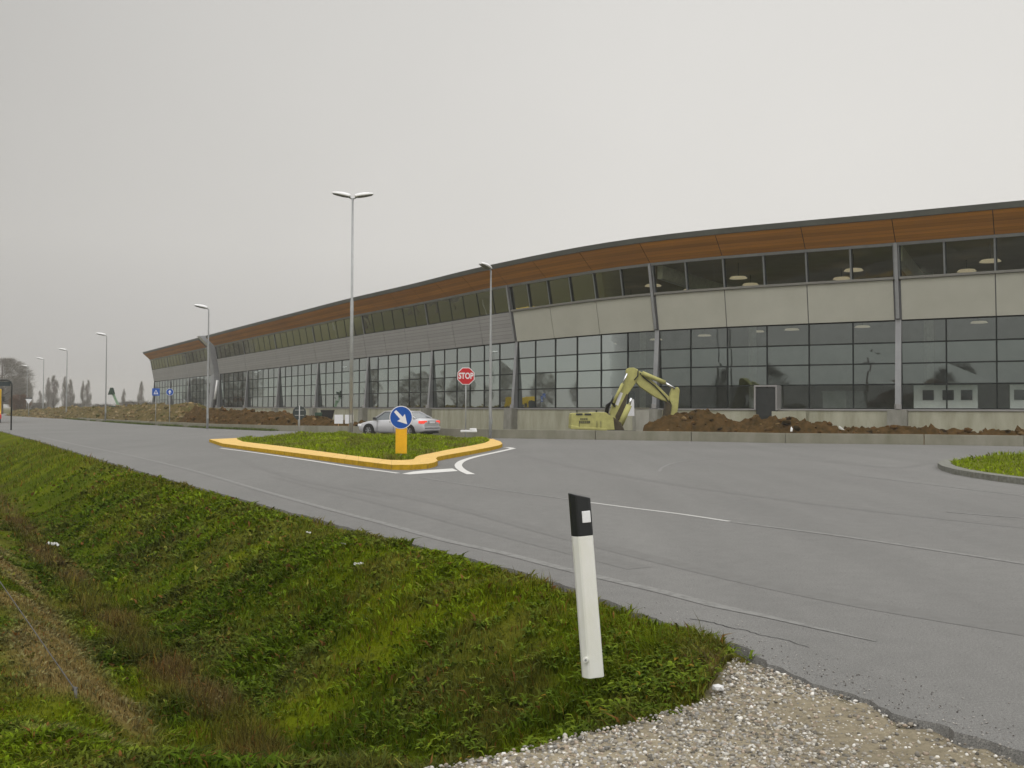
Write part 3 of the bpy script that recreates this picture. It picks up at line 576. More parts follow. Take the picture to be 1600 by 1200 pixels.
def rosettes():
    n = 5200; y = 3.8 + 15 * rng.random(n) ** 1.3; x = (rng.random(n) * 1.2 - .6) * y
    k = ~inside(ROAD, x, y) & ~inside(GRAVEL, x, y) & (x < 3); x = x[k]; y = y[k]; u = pdist(EDGE, x, y); w = fbm(x * .7, y * .7, 3, 91)
    hot = np.exp(-((x - 1.0) ** 2 + (y - 5.9) ** 2) / .5)
    k = (u > .12) & (u < 2.5) & (rng.random(len(x)) < sst(.38, .6, w) * .9 + hot); x = x[k]; y = y[k]
    hx = .95 + rng.normal(0, .40, 420); hy = 5.85 + rng.normal(0, .46, 420); k = ~inside(ROAD, hx, hy) & ~inside(GRAVEL, hx, hy); x = np.concatenate([x, hx[k]]); y = np.concatenate([y, hy[k]])
    m = len(x); nl = 9; X = np.repeat(x, nl) + rng.normal(0, .012, m * nl); Y = np.repeat(y, nl) + rng.normal(0, .012, m * nl); n = m * nl
    base = np.repeat(rng.random(m), nl); c = np.array([.070, .115, .010]) * (1 - base[:, None]) + np.array([.15, .20, .014]) * base[:, None]; c = c * (.6 + .7 * rng.random((n, 1)))
    q = rng.random(n)[:, None]; c = np.where(q < .02, np.array([.26, .16, .02]), c)
    Ln = (.028 + .045 * rng.random(n)); a = np.tile(np.arange(nl) / nl * 6.283, m) + rng.normal(0, .3, n); d = np.stack([np.cos(a), np.sin(a), np.zeros(n)], 1); sd_ = np.stack([-np.sin(a), np.cos(a), np.zeros(n)], 1); up = np.array([0, 0, 1.0])
    P = np.stack([X, Y, hgt(X, Y) + .012], 1); Wd = (.006 + .007 * rng.random(n))[:, None]; rise = (.3 + .7 * rng.random(n))[:, None] * Ln[:, None]
    v0 = P - sd_ * Wd * .25; v1 = P + sd_ * Wd * .25; m1 = P + d * Ln[:, None] * .5 + up * rise * .75; v2 = m1 + sd_ * Wd + up * .006; v3 = m1 - sd_ * Wd + up * .006
    m2 = P + d * Ln[:, None] * .85 + up * rise * .85; v4 = m2 + sd_ * Wd * .7; v5 = m2 - sd_ * Wd * .7; tip = P + d * Ln[:, None] * 1.15 + up * rise * .7
    V = np.stack([v0, v1, v2, v3, v4, v5, tip], 1).reshape(-1, 3); b = np.arange(n) * 7
    np_mesh('weeds', V, [np.stack([b, b + 1, b + 2, b + 3], 1), np.stack([b + 3, b + 2, b + 4, b + 5], 1), np.stack([b + 5, b + 4, b + 6], 1)], np.repeat(c, 7, 0), M['grassblade'], kind='stuff', label='broad leaved weeds growing through the verge grass', cat='weeds')
rosettes()
def patch_grass(name, ring, zt, n, label, seed):
    xs = [p[0] for p in ring]; ys = [p[1] for p in ring]
    x = min(xs) + (max(xs) - min(xs)) * rng.random(n); y = min(ys) + (max(ys) - min(ys)) * rng.random(n); k = inside(ring, x, y); x = x[k]; y = y[k]; m = len(x)
    a = fbm(x * .6, y * .6, 4, seed)[:, None]; c = (np.array([.26, .33, .008]) * (1 - a) + np.array([.13, .18, .008]) * a) * (.6 + .8 * rng.random((m, 1)))
    q = rng.random((m, 1)); c = np.where(q < .05, np.array([.25, .22, .09]), c)
    k2 = sst(.52, .68, fbm(x * .9, y * .9, 3, seed + 3))[:, None] * .5; c = c * (1 - k2) + np.array([.16, .13, .05]) * k2
    cl = fbm(x * 1.2, y * 1.2, 3, seed + 9)
    H = (.05 + .08 * rng.random(m) + .16 * sst(.5, .8, cl)); Wd = .02 + .02 * rng.random(m)
    V, F, cc = blades(np.stack([x, y, mound_h(ring, x, y, zt) - .01], 1), H, Wd, .3 + .5 * rng.random(m), c, rng.random(m) < .3)
    np_mesh(name, V, F, cc, M['grassblade'], kind='stuff', label=label, cat='grass')
patch_grass('island_grass', INN1, .22, 60000, 'bright green grass on the yellow kerbed traffic island', 5)
patch_grass('island_grass', INN2, .12, 40000, 'green grass on the grey kerbed island at the right', 9)
# narrow weeds along the foot of the far wall
def foot_weeds():
    n = 9000; i = rng.integers(9, 15, n); t = rng.random(n); Wp = np.array(WALL); a = Wp[i]; b_ = Wp[i + 1]; p = a + (b_ - a) * t[:, None] - np.array([.55, .35]) * (rng.random((n, 1)) * .9 + .15)
    k = vnoise(p[:, 0] * .3, p[:, 1] * .3, 3) > .35; p = p[k]; m = len(p); c = np.tile(np.array([.09, .12, .03]), (m, 1)) * (.6 + .8 * rng.random((m, 1)))
    V, F, cc = blades(np.stack([p[:, 0], p[:, 1], np.zeros(m)], 1), .08 + .14 * rng.random(m), .03 + .03 * rng.random(m), .3 + .4 * rng.random(m), c, rng.random(m) < .3)
    np_mesh('foot_weeds', V, F, cc, M['grassblade'], kind='stuff', label='thin weeds along the foot of the low roadside wall', cat='weeds')
foot_weeds()

bm = bmesh.new(); bmesh.ops.create_icosphere(bm, subdivisions=1, radius=1); IV = np.array([v.co[:] for v in bm.verts]); IF = np.array([[v.index for v in f.verts] for f in bm.faces]); bm.free()
def stones(name, x, y, s, pal, label, zfun, sink=.3):
    n = len(x); V = np.repeat(IV[None], n, 0) * (1 + .28 * (rng.random((n, len(IV), 1)) - .5) * 2)
    V *= (s[:, None] * (.65 + .6 * rng.random((n, 3))))[:, None, :]; a = rng.random(n) * 6.28; ca, sa = np.cos(a)[:, None], np.sin(a)[:, None]
    t = rng.random(n) * 1.2 - .6; ct, st_ = np.cos(t)[:, None], np.sin(t)[:, None]
    X = V[:, :, 0]; Y = V[:, :, 1]; Z = V[:, :, 2] * .7; Y, Z = Y * ct - Z * st_, Y * st_ + Z * ct; X, Y = X * ca - Y * sa, X * sa + Y * ca
    z0 = zfun(x, y) + s * (sink + .35 * rng.random(n)); V = np.stack([X + x[:, None], Y + y[:, None], Z + z0[:, None]], 2).reshape(-1, 3)
    F = (IF[None] + (np.arange(n) * len(IV))[:, None, None]).reshape(-1, 3)
    c = np.array(pal)[rng.integers(0, len(pal), n)] * (.75 + .5 * rng.random((n, 1)))
    return np_mesh(name, V, [F], np.repeat(c, len(IV), 0), M['stone'], False, kind='stuff', label=label, cat='gravel')
n = 90000; x = -1.9 + 5.5 * rng.random(n); y = 3.2 + 3.1 * rng.random(n)
k = inside([p for p in GRAVEL], x, y); x = x[k]; y = y[k]
bare = fbm(x * 1.1, y * 1.5, 3, 12); k = rng.random(len(x)) < np.clip(1.15 - sst(.47, .60, bare) * .85 * sst(.9, 1.7, x), .12, 1) * (.45 + .55 * sst(0, .12, pdist(GRAVEL_EDGE, x, y)))
x = x[k]; y = y[k]; s = .004 + .010 * rng.random(len(x)) ** 2.6
stones('gravel', x, y, s, [(.46, .44, .39), (.38, .35, .29), (.30, .275, .235), (.20, .18, .15), (.60, .58, .54), (.33, .27, .21), (.14, .13, .11), (.26, .25, .23)], 'pale crushed gravel beside the road edge', hgt)
mb = MB()   # sandy ground between the gravel stones
gr = GRAVEL; gxs = np.arange(-2.3, 9.6, .14); gys = np.arange(-6, 6.4, .14); GX, GYY = np.meshgrid(gxs, gys); kk = inside(gr, GX, GYY); hh = hgt(GX.ravel(), GYY.ravel()).reshape(GX.shape) + .004
idx = -np.ones(GX.shape, int); idx[kk] = np.arange(kk.sum()); V = np.stack([GX[kk], GYY[kk], hh[kk]], 1)
F = []
for jj in range(GX.shape[0] - 1):
    for ii in range(GX.shape[1] - 1):
        q = (idx[jj, ii], idx[jj, ii + 1], idx[jj + 1, ii + 1], idx[jj + 1, ii])
        if min(q) >= 0: F.append(q)
vc = np.array([.25, .215, .150]) * (.72 + .55 * fbm(V[:, 0] * 2, V[:, 1] * 2, 4, 6)[:, None])
np_mesh('gravel_ground', V, [np.array(F)], vc, M['terrain'], True, kind='structure')
# loose grit on the road border
n = 1300; i = rng.integers(4, 20, n); E = np.array(EDGE); t = rng.random(n)[:, None]; p = E[i] + (E[i + 1] - E[i]) * t; off = np.abs(rng.normal(0, .22, n)); p = p + np.stack([off, off * .45], 1)
k = (p[:, 1] < 8) & (rng.random(n) < 1.2 - sst(5, 8, p[:, 1])); p = p[k]
stones('road_grit', p[:, 0], p[:, 1], .002 + .004 * rng.random(len(p)) ** 2, [(.40, .38, .35), (.3, .28, .26), (.14, .13, .12)], 'loose grit scattered along the near road edge', lambda a, b_: np.zeros(len(a)) + .002)

def rock(name, loc, s, m, **k):
    V = IV * (1 + .25 * (rng.random((len(IV), 1)) - .5)) * np.array(s); mb = MB(); 
    for f in IF: mb.face([tuple(V[i]) for i in f])
    o = mb.build(name, m, **k); o.location = loc; return o
p = G(1122, 1080, -.03); rock('loose_stone', (p.x, p.y, -.01), (.035, .03, .022), M['offwhite'], label='single white stone lying where grass meets gravel', cat='stone')
def paper(px, py, z, s, label):
    p = G(px, py, z); mb = MB(); n = 5
    pts = [[(a * s[0] / n + random.uniform(-.15, .15) * s[0] / n, b_ * s[1] / n, random.uniform(0, .35) * s[0]) for a in range(n + 1)] for b_ in range(n + 1)]
    for a in range(n):
        for b_ in range(n): mb.face([pts[b_][a], pts[b_][a + 1], pts[b_ + 1][a + 1], pts[b_ + 1][a]], smooth=False)
    o = mb.build('litter', M['litter'], fix=False, label=label, cat='litter', group='litter in the grass'); o.location = (p.x, p.y, hz(p.x, p.y) + .05); o.rotation_euler = (.3, 0, random.random() * 3); return o
paper(552, 950, -.55, (.10, .06), 'larger crumpled white scrap on the ditch bank left of the marker post')
paper(540, 920, -.5, (.04, .05), 'tiny white scrap just above the larger crumpled scrap on the bank')
paper(482, 887, -.45, (.06, .05), 'small white scrap high on the bank near the road')
paper(92, 851, -.9, (.22, .12), 'pale rag lying in the brown ditch bottom at left')

# ------------------------------------------------------------------ low roadside wall
wl = empty('roadside_wall', (WALL[6][0], WALL[6][1], 0), label='long low concrete wall along the far side of the road', cat='wall')
def wall_h(i, t=0):
    return [.46] * 8 + [.44, .40, .34, .30, .22, .14, .12, .12, .12, .12][i:i + 1] if False else (.46 if i < 8 else max(.12, .46 - (i - 7) * .045))
lc = Vector((WALL[6][0], WALL[6][1], 0))
def wall_seg(a, b_, ha, hb):
    a = Vector((*a, 0)); b_ = Vector((*b_, 0)); d = (b_ - a).normalized(); n = Vector((-d.y, d.x, 0)); n = n if n.y > 0 else -n; g = d * .015; mb = MB()
    A, B = a + g - lc, b_ - g - lc; z = lambda v, h: Vector((v.x, v.y, h))
    mb.hexa([z(A, -.6), z(B, -.6), z(B + n * .28, -.6), z(A + n * .28, -.6), z(A + n * .02, ha), z(B + n * .02, hb), z(B + n * .26, hb), z(A + n * .26, ha)])
    mb.build('wall_block', M['concrete'], wl, bevel=.012)
wpts = []
for k in range(len(WALL) - 1):
    a, b_ = Vector(WALL[k]), Vector(WALL[k + 1]); Ln = (b_ - a).length
    if k >= 14: break
    m = max(1, round(Ln / 8.0)) if 2 <= k < 9 else max(1, round(Ln / 12))
    for q in range(m): wall_seg(a + (b_ - a) * q / m, a + (b_ - a) * (q + 1) / m, wall_h(k), wall_h(k + 1) if q == m - 1 else wall_h(k))

# ------------------------------------------------------------------ soil heaps
def heap(name, tops, Yoff, depth, m, label, seed, zmax=3.0, npx=6, ystep=.3, front=.5):
    """tops: ridge outline (px,py,Y). Mesh ridge with slopes to both sides."""
    pts = []
    for (x1, y1, Y1), (x2, y2, Y2) in zip(tops[:-1], tops[1:]):
        p1, p2 = GY(x1, y1, Y1), GY(x2, y2, Y2); nn = max(2, int((p2 - p1).length / .13))
        for k in range(nn): pts.append(p1.lerp(p2, k / nn))
    pts.append(GY(*tops[-1])); n = len(pts); vs = np.linspace(-1, 1, 41)
    P = np.array([p[:] for p in pts]); d = np.gradient(P[:, :2], axis=0)
    for _ in range(3): d = np.array([np.mean(d[max(0, q - 25):q + 26], 0) for q in range(n)])
    d /= np.linalg.norm(d, axis=1)[:, None]; nr = np.stack([d[:, 1], -d[:, 0]], 1); nr *= np.where(nr[:, 1] > 0, -1, 1)[:, None]   # towards the road
    V = np.zeros((n, len(vs), 3))
    for q, v in enumerate(vs):
        off = v * (front if v > 0 else depth)
        fall = (1 - abs(v) ** 1.5)
        h = -.55 + (P[:, 2] + .55) * fall
        V[:, q, :2] = P[:, :2] + nr * off; V[:, q, 2] = h
        nx_, ny_ = V[:, q, 0], V[:, q, 1]
        V[:, q, 2] += ((fbm(nx_ * 1.6, ny_ * 1.6, 4, seed) - .5) * .45 + (fbm(nx_ * 4.5, ny_ * 4.5, 4, seed + 4) - .5) * .34) * (1 - abs(v) ** 3) * min(1, 1)
        lump = np.maximum(0, fbm(nx_ * 3.1, ny_ * 3.1, 2, seed + 8) - .60) * .9; V[:, q, 2] += lump * (1 - abs(v) ** 3)
    m_ = len(vs); i, j = np.meshgrid(np.arange(n - 1), np.arange(m_ - 1)); b = (i * m_ + j).ravel()
    o = np_mesh(name, V.reshape(-1, 3), [np.stack([b, b + 1, b + m_ + 1, b + m_], 1)], None, m, False, label=label, cat='soil heap', group='soil heaps behind the roadside wall')
    nc = int(n * 4); qi = rng.integers(0, n, nc); vi = rng.integers(8, m_ - 2, nc); base = V[qi, vi]; zz = base[:, 2]
    pal = [(.10, .055, .020), (.07, .042, .016), (.035, .024, .010), (.15, .10, .045) ] if m is M['soil'] else [(.16, .11, .05), (.10, .08, .035), (.22, .17, .09) , (.09, .085, .03)]
    cl = stones('clods', base[:, 0], base[:, 1], (.04 + .17 * rng.random(nc) ** 3) * (1 if m is M['soil'] else 1.4), pal, None, lambda a, b_: zz - .04, 0)
    cl.parent = o; del cl['category']
    return o
heap('soil_heap', [(1006, 668, 53.5), (1020, 660, 53.6), (1040, 652, 53.6), (1062, 646, 53.6), (1085, 640, 53.6), (1092, 637.5, 53.4), (1105, 642, 53.2), (1118, 644, 53), (1135, 652, 52.6), (1160, 656, 52.2), (1190, 656, 51.8), (1225, 654, 51.4), (1262, 660, 51), (1300, 667, 50.6), (1345, 672, 50.2), (1400, 669, 50), (1450, 670, 49.6), (1500, 675, 49.3), (1560, 675, 49), (1640, 675, 48.5), (1760, 675, 48)],
     0, 2.2, M['soil'], 'red brown lumpy soil heap behind the wall right of the excavator', 3, front=1.9)
heap('soil_heap', [(30, 642, 172), (70, 640, 150), (110, 637, 134), (150, 638, 122), (190, 637, 115), (225, 634, 108), (262, 633.5, 99), (290, 632, 94), (318, 636, 88), (345, 642, 84)],
     0, 3.5, M['soil_old'], 'pale weathered soil bank at the far left behind the lamps', 13, front=3.0)
heap('soil_heap', [(304, 640, 86), (325, 640, 82), (350, 642, 79), (385, 643.5, 76), (420, 644, 73.5), (450, 646, 71), (480, 650, 69), (510, 655, 67), (540, 660, 65), (566, 664, 64)],
     0, 2.4, M['soil'], 'dark brown soil heap behind the wall left of the silver car', 23, front=2.2)

# ------------------------------------------------------------------ the glazed building
B = empty('glazed_hall', (0.4, 77.9, 0), label='long low hall with curved glass front and orange wooden eaves', cat='building')
BO = Vector((0.4, 77.9, 0))
SEC1 = [(66, 42), (51.6, 45.4), (37.2, 50.3), (23.35, 57.9), (10.05, 66.2), (.4, 77.9), (-7.5, 90.4), (-15.3, 102.3), (-23.3, 115.5), (-31.1, 128.4), (-38.9, 141.3), (-47.2, 155.2)]
tl = lambda t: (-47.2 - .515 * t, 155.2 + .857 * t)
SEC2 = [tl(5.5), tl(21.9), tl(38), tl(54.3)]
def normals(line):
    n = []
    for i in range(len(line)):
        a = Vector(line[max(i - 1, 0)]); c = Vector(line[min(i + 1, len(line) - 1)]); d = (c - a).normalized(); q = Vector((-d.y, d.x)); q = q if q.y < 0 else -q
        n.append(q)
    return n
ZR = [1.62, 3.10, 4.36, 5.62, 6.95]
def wz(z):                                        # outward lean of the facade above the lower glazing
    return 0 if z <= 6.95 else (z - 6.95) / (11.45 - 6.95) * .83 if z <= 11.45 else .83 + (z - 11.45) / 1.3 * 1.45
def facade(line, first, beige_until, prefix):
    N = normals(line); s0 = 0.0
    for i in range(len(line) - 1):
        a, b_ = Vector(line[i]), Vector(line[i + 1]); na, nb = N[i], N[i + 1]; Ln = (b_ - a).length
        cp = [Vector(line[max(i - 1, 0)]) if i > 0 else a * 2 - b_, a, b_, Vector(line[i + 2]) if i + 2 < len(line) else b_ * 2 - a]
        def P(f, w, z, cp=cp):
            c0, c1, c2, c3 = cp; t = f
            q = .5 * ((2 * c1) + (c2 - c0) * t + (2 * c0 - 5 * c1 + 4 * c2 - c3) * t * t + (3 * c1 - c0 - 3 * c2 + c3) * t ** 3)
            d = .5 * ((c2 - c0) + 2 * (2 * c0 - 5 * c1 + 4 * c2 - c3) * t + 3 * (3 * c1 - c0 - 3 * c2 + c3) * t * t)
            d.normalize(); n_ = Vector((-d.y, d.x)); n_ = n_ if n_.y < 0 else -n_
            q = q + n_ * w; return Vector((q.x, q.y, z)) - BO
        def slab(mb, f0, f1, w0, z0, w1, z1, th, m=0):     # sloping slab, th = thickness outwards, follows the curve
            ns = max(1, round((f1 - f0) * 6)); h = math.hypot(z1 - z0, w1 - w0)
            for k in range(ns):
                g0, g1 = f0 + (f1 - f0) * k / ns, f0 + (f1 - f0) * (k + 1) / ns
                p = [P(g0, w0 - .02, z0), P(g1, w0 - .02, z0), P(g1, w0 + th, z0), P(g0, w0 + th, z0), P(g0, w1 - .02, z1), P(g1, w1 - .02, z1), P(g1, w1 + th, z1), P(g0, w1 + th, z1)]
                S0, S1 = s0 + g0 * Ln, s0 + g1 * Ln
                fs = [((3, 2, 6, 7), [(S0, 0), (S1, 0), (S1, h), (S0, h)]), ((0, 4, 5, 1), [(S0, 0), (S0, h), (S1, h), (S1, 0)]), ((0, 1, 2, 3), [(0, 0)] * 4), ((4, 7, 6, 5), [(0, 0)] * 4)]
                if k == 0: fs.append(((0, 3, 7, 4), [(0, 0)] * 4))
                if k == ns - 1: fs.append(((1, 5, 6, 2), [(0, 0)] * 4))
                for q, uv in fs: mb.face([p[v] for v in q], m, uv)
        def sheet(mb, w0, z0, w1, z1):
            for k in range(6): mb.face([P(k / 6, w0, z0), P((k + 1) / 6, w0, z0), P((k + 1) / 6, w1, z1), P(k / 6, w1, z1)])
        # plinth with a thin light sill
        mb = MB(); slab(mb, 0, 1, .22, -1.2, .22, 1.50, .12); mb.build('plinth', M['plinth'], B)
        mb = MB(); slab(mb, 0, 1, .05, 1.50, .05, 1.60, .36); mb.build('sill', M['header'], B)
        npn = 6 if Ln > 13 else 5
        # lower glazing
        fr = MB(); e0 = .14 / Ln
        for k in range(npn + 1):
            f = min(max(k / npn, e0), 1 - e0); g = .042 / Ln; slab(fr, f - g, f + g, 0, ZR[0] - .02, 0, ZR[-1], .05)
        for z in ZR:
            slab(fr, 0, 1, 0, z - .042, 0, z + .042, .06)
        wf = fr.build('lower_window', M['frame'], B)
        gl = MB()
        for k in range(npn):
            for r in range(4):
                m = 0 if r in (1, 2) else (1 if r == 0 else 2); j = [random.uniform(-.006, .006) for _ in range(4)]
                f0, f1 = (k + .0) / npn, (k + 1) / npn
                gl.face([P(f0, j[0], ZR[r]), P(f1, j[1], ZR[r]), P(f1, j[2], ZR[r + 1]), P(f0, j[3], ZR[r + 1])], m)
        g_ = gl.build('glass', [M['glass_mid'], M['glass_clear'], M['glass_top']], wf, fix=False)
        # cladding band, three panels per bay
        bz = i < beige_until; nP = 3
        mb = MB()
        for k in range(nP): slab(mb, (k + (.03 / Ln * nP if k else .22 / Ln * nP)) / nP, (k + 1 - (.03 / Ln * nP if k < nP - 1 else .22 / Ln * nP)) / nP, wz(6.99), 6.99, wz(9.36), 9.36, .14)
        mb.build('cladding', M['beige'] if bz else M['metalclad'], B)
        if not bz:
            mb = MB(); slab(mb, 0, 1, wz(6.99), 6.99, wz(9.38), 9.38, .11); mb.build('cladding_backing', M['metalclad'], B)
        else:
            mb = MB(); slab(mb, 0, 1, wz(6.99), 6.99, wz(9.30), 9.30, .07); mb.build('cladding_backing', M['fin_side'], B)
            mb = MB(); slab(mb, .01, .99, wz(9.38), 9.38, wz(9.52), 9.52, .26); mb.build('ledge', M['ledge'], B)
        # clerestory
        fr = MB(); 
        for k in range(npn + 1):
            f = min(max(k / npn, e0), 1 - e0); g = .05 / Ln
            if not bz: g = .03 / Ln
            slab(fr, f - g, f + g, wz(9.4), 9.4, wz(11.4), 11.4, .10 if bz else .04, 0)
            if bz: slab(fr, f - g - .07 / Ln, f - g, wz(9.4), 9.4, wz(11.4), 11.4, .09, 1)
        slab(fr, 0, 1, wz(9.38), 9.38, wz(9.46), 9.46, .06, 1)
        wf = fr.build('upper_window', [M['mullion'] if bz else M['frame'], M['frame']], B)
        gl = MB()
        for k in range(npn):
            j = [random.uniform(-.006, .006) for _ in range(4)]
            gl.face([P(k / npn, wz(9.42) + j[0], 9.42), P((k + 1) / npn, wz(9.42) + j[1], 9.42), P((k + 1) / npn, wz(11.4) + j[2], 11.4), P(k / npn, wz(11.4) + j[3], 11.4)], 0)
        gl.build('glass', [M['glass_up']], wf, fix=False)
        mb = MB(); slab(mb, 0, 1, wz(11.36), 11.36, wz(11.52) - .0, 11.52, .17 if bz else .22); mb.build('window_header', M['fin'] if (bz or i < beige_until + 2) else M['header'], B)
        # soffit in three boards with joints
        mb = MB()
        for k in range(3): slab(mb, (k + .004) / 3, (k + .996) / 3, .92, 11.54, 2.22, 12.72, .05)
        mb.build('wooden_soffit', M['wood'], B)
        mb = MB(); slab(mb, 0, 1, .80, 11.60, 2.20, 12.78, .03); mb.build('soffit_backing', M['dark'], B)
        mb = MB(); slab(mb, 0, 1, 2.20, 12.74, 2.30, 13.08, .12); mb.build('gutter', M['fascia'], B)
        # roof, ceiling, floor and rear wall of the bay
        mb = MB(); D_ = -26
        sheet(mb, 2.3, 13.07, D_, 14.2); sheet(mb, 2.2, 12.80, D_, 13.9); mb.build('roof', M['roofmat'], B, fix=False)
        mb = MB(); sheet(mb, .8, 11.6, D_, 12.4); mb.build('ceiling', M['in_ceil'], B, fix=False)
        mb = MB(); sheet(mb, .1, 1.58, D_, 1.58); mb.build('interior_floor', M['in_floor'], B, fix=False)
        mb = MB(); sheet(mb, D_, -1, D_, 14); mb.build('rear_wall', M['in_wall'], B, fix=False)
        # lamps hanging under the ceiling
        if 1 <= i < 8 and prefix == 1:
            for f in (.20, .70):
                for w, z in ((-3.5, 10.75), (-10, 11.1), (-19, 8.3)):
                    c = P(f + (.12 if w < -5 else 0), w, z); mb = MB(); mb.tube([c + Vector((0, 0, -.12)), c], [.62, .50], 18); mb.tube([c, c + Vector((0, 0, 11.75 - z))], .02, 4, 1); mb.build('hanging_lamp', [M['lamp_on'], M['dark']], B)
        s0 += Ln
    # columns: tapering fin below, lean bracket above
    for i, (p, n_) in enumerate(zip(line, N)):
        p = Vector(p); t = Vector((-n_.y, n_.x)); Q = lambda w, z, s: Vector((p.x + n_.x * w + t.x * s, p.y + n_.y * w + t.y * s, z)) - BO
        mb = MB(); h = .17
        def fin(prof, h, m0, m1):
            nP = len(prof)
            tri = tessellate_polygon([[Vector((w, z, 0)) for w, z in prof]])
            for tt in tri:
                mb.face([Q(*prof[k], h) for k in tt], m1); mb.face([Q(*prof[k], -h) for k in reversed(tt)], m1)
            for k in range(nP):
                (w0, z0), (w1, z1) = prof[k], prof[(k + 1) % nP]; mb.face([Q(w0, z0, -h), Q(w1, z1, -h), Q(w1, z1, h), Q(w0, z0, h)], m0)
        fin([(-.05, 1.6), (.46, 1.6), (.43, 2.3), (.07, 7.05), (-.05, 7.05)], h, 0, 1); mb.box(Q(.52, 1.75, 0), (.30, .30, .3), 2)
        tk, hh2 = (.30, .10) if (len(line) > 6 and i <= 5) else (.10, .05)
        fin([(.0, 7.05), (tk, 7.05), (wz(9.4) + tk, 9.4), (wz(11.4) + tk, 11.5), (wz(11.4) + .02, 11.5), (wz(9.4) + .02, 9.4)], hh2, 0, 1)
        mb.build('column', [M['fin'], M['fin_side'], M['header']], B)
        mb = MB(); hw = .55; mb.hexa([Q(.2, -1.2, -hw), Q(.2, -1.2, hw), Q(1.0, -1.2, hw), Q(1.0, -1.2, -hw), Q(.2, 1.56, -hw), Q(.2, 1.56, hw), Q(.9, 1.56, hw), Q(.9, 1.56, -hw)])
        mb.build('pilaster', M['pilaster'], B)
        mb = MB(); mb.hexa([Q(-.3, 10.6, -.2), Q(-.3, 10.6, .2), Q(-14, 9.6, .2), Q(-14, 9.6, -.2), Q(-.3, 11.5, -.2), Q(-.3, 11.5, .2), Q(-14, 10.8, .2), Q(-14, 10.8, -.2)])
        mb.bar(Q(-14, 1.6, 0), Q(-14, 11.6, 0), .5, .5); mb.bar(Q(-.5, 7.2, 0), Q(-5.5, 10.3, 0), .25, .3)
        mb.build('roof_beam', M['beam'], B)
facade(SEC1, 0, 5, 1); facade(SEC2, 0, 0, 2)
# end walls
def endwall(p, q, n_):
    p = Vector(p); mb = MB(); prof = [(-26, -1), (.2, -1), (.2, 1.5), (0, 1.6), (0, 6.95), (.83, 11.45), (2.3, 12.75), (2.4, 13.05), (-26, 14.1)]
    V = [Vector((p.x + n_.x * w, p.y + n_.y * w, z)) - BO for w, z in prof]
    d = Vector((q[0], q[1], 0)).normalized() * .12
    for t in tessellate_polygon([[Vector((w, z, 0)) for w, z in prof]]): mb.face([V[k] for k in t]); mb.face([V[k] + d for k in reversed(t)])
    for k in range(len(prof)): mb.face([V[k], V[(k + 1) % len(prof)], V[(k + 1) % len(prof)] + d, V[k] + d])
    mb.build('end_wall', M['metalclad'], B)
N2 = normals(SEC2); endwall(SEC2[-1], (-.515, .857), N2[-1]); N1 = normals(SEC1)
endwall(SEC1[0], (.9, -.3), N1[0])
# grey portal between the two halves
def portal():
    n_ = N2[0]; t = Vector((-.515, .857)); p = Vector(tl(1.2))
    Q = lambda w, z, s: Vector((p.x + n_.x * w + t.x * s, p.y + n_.y * w + t.y * s, z)) - BO
    prof = [(-.3, 1.2), (1.15, 1.2), (.70, 6.95), (1.55, 11.6), (3.1, 13.1), (1.6, 13.25), (-.3, 13.2)]; mb = MB()
    for tt in tessellate_polygon([[Vector((w, z, 0)) for w, z in prof]]): mb.face([Q(*prof[k], 0) for k in tt], 1); mb.face([Q(*prof[k], 1.7) for k in reversed(tt)], 1)
    for k in range(len(prof)):
        (w0, z0), (w1, z1) = prof[k], prof[(k + 1) % len(prof)]; mb.face([Q(w0, z0, 0), Q(w1, z1, 0), Q(w1, z1, 1.7), Q(w0, z0, 1.7)], 2 if k == 3 or k == 4 else 0)
    mb.build('portal_column', [M['fin'], M['fin'], M['lampwhite']], B)
    mb = MB(); mb.tube([Q(.62, 2.9, -.45), Q(.25, 6.0, -.45)], .2, 10, 0); mb.tube([Q(.75, 1.2, -.45), Q(.63, 2.85, -.45)], .22, 10, 1); mb.build('portal_strut', [M['lampwhite'], M['black']], B)
portal()
# doorway in the plinth
dA, dB = Vector(SEC1[4]), Vector(SEC1[3]); dd = (dB - dA).normalized(); dn = Vector((dd.y, -dd.x))
if dn.y > 0: dn = -dn
def line_at(px):
    r = ray(px, 620); k = (dA.x * r.y - dA.y * r.x) / (dd.y * r.x - dd.x * r.y); return dA + dd * k
p0, p1 = line_at(1188), line_at(1222)
def DP(f, w, z): q = p0.lerp(p1, f) + dn * w; return Vector((q.x, q.y, z)) - BO
def dbox(mb, f0, f1, w0, w1, z0, z1, m=0): mb.hexa([DP(f0, w0, z0), DP(f1, w0, z0), DP(f1, w1, z0), DP(f0, w1, z0), DP(f0, w0, z1), DP(f1, w0, z1), DP(f1, w1, z1), DP(f0, w1, z1)], m)
mb = MB(); dbox(mb, .06, .94, .1, 1.15, .2, 2.95); dr = mb.build('door', M['dark'], B)
mb = MB(); dbox(mb, -.02, .05, .05, 1.22, 1.5, 3.1); dbox(mb, .95, 1.02, .05, 1.22, 1.5, 3.1); dbox(mb, .05, .95, .05, 1.22, 3.0, 3.1); mb.build('door_frame', M['header'], dr)
mb = MB(); dbox(mb, .80, 2.3, .35, 1.30, .2, 1.44); mb.build('plinth', M['plinth'], B)
